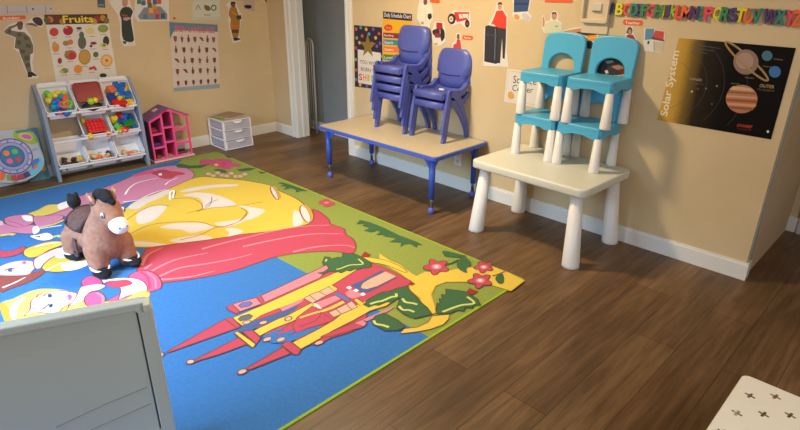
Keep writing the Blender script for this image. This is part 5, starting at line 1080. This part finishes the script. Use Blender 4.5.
# vehicle cutout between the turquoise chairs
a = onR().pixels(500, 0, 7.96); a.sheet([(480, 250), (560, 225), (700, 205), (760, 208), (785, 230), (780, 330), (720, 395), (690, 380), (600, 300)], Pap, .001)
a.poly([(500, 248), (680, 218), (730, 214), (775, 230), (770, 250), (690, 240), (640, 262), (520, 256)], W((196, 140, 90))); a.poly([(600, 258), (690, 245), (770, 240), (772, 280), (700, 290)], W((70, 50, 56))); a.poly([(690, 285), (770, 275), (768, 325), (700, 325)], W((226, 150, 50))); a.poly(ell(714, 356, 30, 34), W((30, 26, 30))); a.poly([(705, 235), (770, 232), (768, 270), (706, 268)], W((80, 76, 90))); a.stroke([(700, 305), (765, 300)], .005, W((250, 200, 80)), 0)
a.build('truck_cutout', 'paper cutout of an orange and brown truck behind the left turquoise chair back', 'cutout')
# car picture seen through the right chair's hole
a = onR().pixels(600, 50, 7.96); a.sheet([(-60, 60), (40, 40), (180, 60), (230, 110), (225, 190), (120, 215), (-40, 200)], Pap, .001); a.poly([(-40, 90), (60, 60), (170, 70), (215, 130), (210, 190), (60, 200), (-40, 170)], W((52, 44, 44)), 2); a.poly([(90, 130), (150, 118), (190, 135), (185, 160), (130, 155)], W((176, 120, 96))); a.poly([(160, 150), (200, 145), (200, 190), (170, 190)], W((110, 40, 34))); a.poly([(35, 165), (60, 160), (70, 180), (50, 190)], W((216, 206, 200))); a.poly([(40, 88), (100, 80), (110, 100), (60, 110)], W((150, 150, 156)))
a.build('car_cutout', 'paper cutout of a dark car seen through the right turquoise chair back', 'cutout')
# Science center sign
a = onR().quad((507.4, 68.6), (531, 71.5), (528, 106), (504, 101.5)); a.sheet([(-.0, 0), (1.55, .0), (1.55, 1), (0, 1)], Pap, .001); a.stroke([(.07, .06), (1.45, .06), (1.45, .93), (.07, .93)], .003, W((190, 170, 150)), 0, True)
a.text('Science', (.30, .40), (1.25, .36), (.30, .18), Ink); a.text('Center', (.30, .64), (1.15, .61), (.30, .45), Ink); a.poly([(.15, .70), (.30, .66), (.42, .78), (.36, .88), (.16, .86)], W((214, 160, 80)), 2); a.poly([(.55, .72), (.72, .76), (.85, .70), (.80, .90), (.60, .88)], W((190, 110, 84)), 2)
a.build('center_sign', 'white Science Center sign on the wall left of the turquoise chairs', 'sign')
# clear plastic holder
Ox, Oz = onR().px((596, 10)); Clr = mat((216, 198, 168), .25, name='frosted_plastic')
T_ = thing('wall_holder', 'frosted plastic holder on the wall at the top edge above the turquoise chairs', 'holder', (Ox, 0, Oz-.06))
u0, u1 = onR().px((584, 10))[0], onR().px((611, 10))[0]; zb = onR().px((597, 23))[1]
b = MB(); b.box(((u0+u1)/2-Ox, -.006, .09), (u1-u0, .008, .32), Clr, .003); b.build('back_plate', T_)
b = MB(); me = curve_mesh([rrect(u0-Ox, zb-T_.location.z, u1-Ox, .24, .012), rrect(u0-Ox+.012, zb-T_.location.z+.022, u1-Ox-.012, .228, .008)], .010, .003); b.mesh(me, Matrix(((1, 0, 0, 0), (0, 0, -1, -.022), (0, 1, 0, 0), (0, 0, 0, 1))), Clr); b.build('rim', T_)
b = MB(); b.box(((u0+u1)/2-Ox+.006, -.014, .072), (.05, .012, .05), mat((206, 198, 186), .4), .002); b.box(((u0+u1)/2-Ox+.006, -.022, .055), (.05, .006, .006), mat((90, 96, 84), .4), .001); b.build('insert', T_)
# Teacher label and cutout, pictures
label_card(onR().pixels(600, 0, 7.96), [(190, 156), (330, 162), (344, 178), (334, 204), (192, 196), (182, 176)], 'Teacher', (202, 190), (320, 196), (202, 168), 'orange Teacher label under the alphabet letters')
a = onR().pixels(600, 0, 7.96); a.sheet([(212, 218), (262, 214), (272, 270), (300, 330), (200, 300), (206, 260)], Pap, .001); a.poly([(214, 278), (262, 276), (292, 326), (214, 300)], W((176, 36, 34))); a.poly(ell(238, 246, 22, 30), W((60, 40, 40))); a.poly(ell(238, 252, 13, 20), Tan); a.poly([(210, 240), (220, 262), (212, 268)], Ink); a.build('teacher_cutout', 'paper cutout of a dark-haired person in red under the orange Teacher label', 'cutout')
a = onR().pixels(600, 0, 7.96); a.sheet([(352, 222), (440, 222), (442, 236), (516, 250), (520, 330), (500, 336), (496, 424), (352, 405), (346, 318)], Pap, .001); a.poly([(364, 226), (434, 228), (424, 312), (356, 318)], W((92, 142, 168))); a.poly([(440, 240), (512, 252), (506, 316), (418, 296)], W((206, 70, 56))); a.poly([(415, 290), (515, 318), (510, 330), (410, 312)], W((110, 70, 70))); a.poly([(380, 325), (396, 325), (392, 352), (376, 350)], W((90, 60, 50))); a.poly([(432, 330), (494, 336), (490, 412), (436, 402)], W((206, 186, 160))); a.stroke([(430, 326), (432, 408)], .004, W((150, 130, 110)), 0)
a.build('school_pictures', 'cluster of small blue, red and white pictures left of the planets poster', 'picture')

# planets poster
a = onR().quad((679, 38), (796, 48), (771, 139.4), (657, 120))
m = bpy.data.materials.new('planet_poster_print'); m.use_nodes = True; n = m.node_tree.nodes; L = m.node_tree.links
tc = n.new('ShaderNodeTexCoord'); sp = n.new('ShaderNodeSeparateXYZ'); L.new(tc.outputs['Object'], sp.inputs[0])
mr = n.new('ShaderNodeMapRange'); mr.inputs['From Min'].default_value = -.29; mr.inputs['From Max'].default_value = .30; L.new(sp.outputs['X'], mr.inputs['Value'])
cr_ = n.new('ShaderNodeValToRGB'); el = cr_.color_ramp.elements; el[0].position = 0; el[0].color = (*lin((200, 156, 70)), 1); el[1].position = .46; el[1].color = (*lin((14, 11, 9)), 1)
for p_, c_ in ((.06, (186, 146, 58)), (.13, (122, 98, 46)), (.23, (44, 36, 26))): e = el.new(p_); e.color = (*lin(c_), 1)
L.new(mr.outputs[0], cr_.inputs[0]); L.new(cr_.outputs[0], n['Principled BSDF'].inputs['Base Color']); n['Principled BSDF'].inputs['Roughness'].default_value = .5; n['Principled BSDF'].inputs['Specular IOR Level'].default_value = .15
a.sheet([(0, 0), (1, 0), (1, 1), (0, 1)], m, .001)
def E2(x, y, rx, ry, rot=0): return ell(x, y, rx, ry, 24, rot)
for r in (.30, .44, .60, .80): a.stroke([(-.05+r*math.cos(t)*.95, .55+r*1.05*math.sin(t)) for t in [(-62+124*k/14)*PI/180 for k in range(15)] if 0 < -.05+r*math.cos(t)*.95 < 1 and 0.02 < .55+r*1.05*math.sin(t) < .98], .0016, W((74, 66, 58)), 0)
for k in range(3): a.stroke([(.14, .06+k*.035), (.40-k*.05, .075+k*.035)], .003, W((70, 74, 84)), 0)
a.pixels()
a.text('Solar System', (669.5, 117), (682, 51), (660, 115.4), W((230, 220, 190)), .02)
a.poly(ell(746, 62, 12.6, 12.6, 28), W((144, 112, 100))); a.poly(ell(744.5, 60.5, 8.5, 8.5, 24), W((168, 138, 126)))
a.stroke(ell(746.8, 61.2, 28.5, 4.6, 40, .74), .009, W((160, 130, 76)), 0, True)
hd = [(746+12.6*math.cos(.74+PI+k*PI/14), 62+12.6*math.sin(.74+PI+k*PI/14)) for k in range(15)]
a.poly(hd, W((144, 112, 100))); a.poly([(745.2+8.5*math.cos(.74+PI+k*PI/14), 61+8.5*math.sin(.74+PI+k*PI/14)) for k in range(15)], W((168, 138, 126)))
JX, JY, JR, JH = 741.8, 99, 15.8, 14.2
a.poly(ell(JX, JY, JR, JH, 32), W((176, 118, 84)))
for y0_, y1_, c in ((-12, -8.5, (206, 166, 130)), (-7, -5.5, (136, 80, 58)), (-3, -1, (200, 150, 112)), (.5, 3, (150, 78, 50)), (4.5, 7, (206, 150, 108)), (8, 10.5, (140, 82, 58))):
    wa, wb = (JR*math.sqrt(1-(v/JH)**2)*.985 for v in (y0_, y1_)); wm = JR*math.sqrt(1-(((y0_+y1_)/2)/JH)**2)*.985
    a.poly([(JX-wa, JY+y0_-1), (JX+wa, JY+y0_+1), (JX+wm, JY+(y0_+y1_)/2+1), (JX+wb, JY+y1_+1), (JX-wb, JY+y1_-1), (JX-wm, JY+(y0_+y1_)/2-1)], W(c))
a.poly(ell(767.2, 55.8, 5.4, 5.1, 20), W((66, 112, 136))); a.poly(ell(775, 71.8, 6, 5.8, 20), W((56, 112, 176)))
for x, y, r, c in ((692, 91.5, 1.1, (200, 184, 140)), (706, 88.5, .9, (130, 130, 140)), (717, 86, 1.1, (150, 110, 70)), (698, 89, .7, (150, 90, 60)), (712, 104, .8, (110, 100, 100)), (768, 131.5, 1.3, (226, 222, 222))): a.poly(ell(x, y, r, r, 12), W(c))
a.text('OUTER', (759.5, 87), (774, 88.6), (760.3, 83.8), W((190, 170, 100))); a.text('PLANETS', (757.5, 90), (774, 92), (758, 88.2), W((110, 98, 76)))
a.text('INNER', (690, 80), (702, 81.4), (690.6, 77.6), W((160, 140, 104)), .02); a.text('PLANETS', (688, 83.6), (703, 85.2), (688.4, 82), W((100, 90, 70)))
a.text('DWARF', (737, 126.6), (752, 128.4), (737.8, 123.6), W((190, 56, 40)), .02); a.text('PLANETS', (737.5, 129.6), (751, 131), (738, 128), W((110, 46, 34)))
for tx, x, y in (('Saturn', 745, 78), ('Jupiter', 731, 84), ('Uranus', 774, 59.5), ('Neptune', 763, 67)): a.text(tx, (x, y), (x+9, y+.9), (x+.3, y-1.6), W((150, 130, 96)))
a.build('solar_system_poster', 'large dark Solar System poster of planets with a yellow glowing left edge', 'poster')

# foam alphabet
cols_ = dict(purple=(74, 52, 110), yellow=(214, 204, 50), coral=(226, 84, 70), teal=(44, 130, 120), green=(56, 130, 84), pink=(222, 70, 90), lime=(150, 190, 50), orange=(232, 106, 50), navy=(56, 56, 100), red=(206, 52, 50))
LT = [('A', 'navy', 612.5), ('B', 'yellow', 619.5), ('C', 'coral', 627), ('D', 'teal', 634), ('E', 'purple', 640), ('F', 'green', 645), ('G', 'pink', 651), ('H', 'green', 658), ('I', 'yellow', 662.5), ('J', 'purple', 667), ('K', 'lime', 673), ('L', 'coral', 679), ('M', 'orange', 685.5), ('N', 'purple', 693.5), ('O', 'teal', 700.5), ('P', 'pink', 708.5), ('Q', 'yellow', 716.5), ('R', 'green', 724), ('S', 'purple', 732), ('T', 'yellow', 739.5), ('U', 'orange', 747.5), ('V', 'teal', 756), ('W', 'purple', 768), ('X', 'teal', 779), ('Y', 'pink', 789), ('Z', 'orange', 797)]
pl = onR()
for i, (ch, c, x) in enumerate(LT):
    yb, yt = 14.6+(x-612)*.062, 2.6+(x-612)*.040
    u, zb = pl.px((x, yb)); zt = pl.px((x, yt))[1]; hh = zt-zb
    me, x0, x1, y0, y1 = text_mesh(ch, .05, .035); wd = {'I': .016, 'J': .030, 'W': .050, 'M': .048}.get(ch, .040)*1.12
    b = MB(); M = Matrix.Translation((-wd/2, 0, 0)) @ Matrix(((wd/(x1-x0), 0, 0, 0), (0, 0, -.12, -.006), (0, hh/(y1-y0), 0, 0), (0, 0, 0, 1))) @ Matrix.Translation((-x0, -y0, 0))
    b.mesh(me, M, mat(cols_[c], .55))
    o = b.build('foam_letter'); o.location = (u, -.002-.0035*(i % 2), zb); o.rotation_euler = (0, random.uniform(-.10, .10), 0)
    tag(o, '%s letter %s in the alphabet row along the top of the right wall' % (c, ch), 'letter', 'alphabet letters on the right wall')
# outlet
u, z = onR().px((458, 158)); T_ = thing('wall_outlet', 'white electrical outlet low on the wall under the blue-edged table', 'outlet', (u, 0, z))
b = MB(); b.box((0, -.003, 0), (.072, .006, .115), mat((232, 228, 220), .4), .002); b.build('cover_plate', T_)
for dz in (-.026, .026):
    b = MB(); b.box((0, -.007, dz), (.034, .003, .030), mat((214, 210, 202), .4), .001)
    for dx in (-.006, .006): b.box((dx, -.0088, dz+.003), (.0025, .001, .009), Ink)
    b.build('socket', T_)
# baby gate seen in the doorway
GrM = mat((164, 160, 154), .4, .1, name='grey_gate_metal')
T_ = thing('baby_gate', 'grey metal gate with rounded top leaning just inside the doorway', 'gate', (.40, .25, 0))
q0 = ray_at((306.5, 60), 1, .24); q1 = ray_at((313.5, 60), 1, .24); ztp = ray_at((310, 39), 1, .24).z
xa, xb = q0.x-.40, q1.x-.40; r_ = (xb-xa)/2
b = MB(); pts = [(xa, -.01, .0)]+[(xa, -.01, z_) for z_ in (.3, .6, ztp-r_)]+[((xa+xb)/2-r_*math.cos(t), -.01, ztp-r_+r_*math.sin(t)) for t in [k*PI/8 for k in range(1, 8)]]+[(xb, -.01, z_) for z_ in (ztp-r_, .6, .3, 0)]
b.tube(pts, .011, GrM, 10); b.build('frame', T_)
b = MB()
for k in range(1, 3): b.tube([(xa+(xb-xa)*k/3, -.01, .06), (xa+(xb-xa)*k/3, -.01, ztp-.02)], .005, GrM, 8)
b.build('bars', T_)
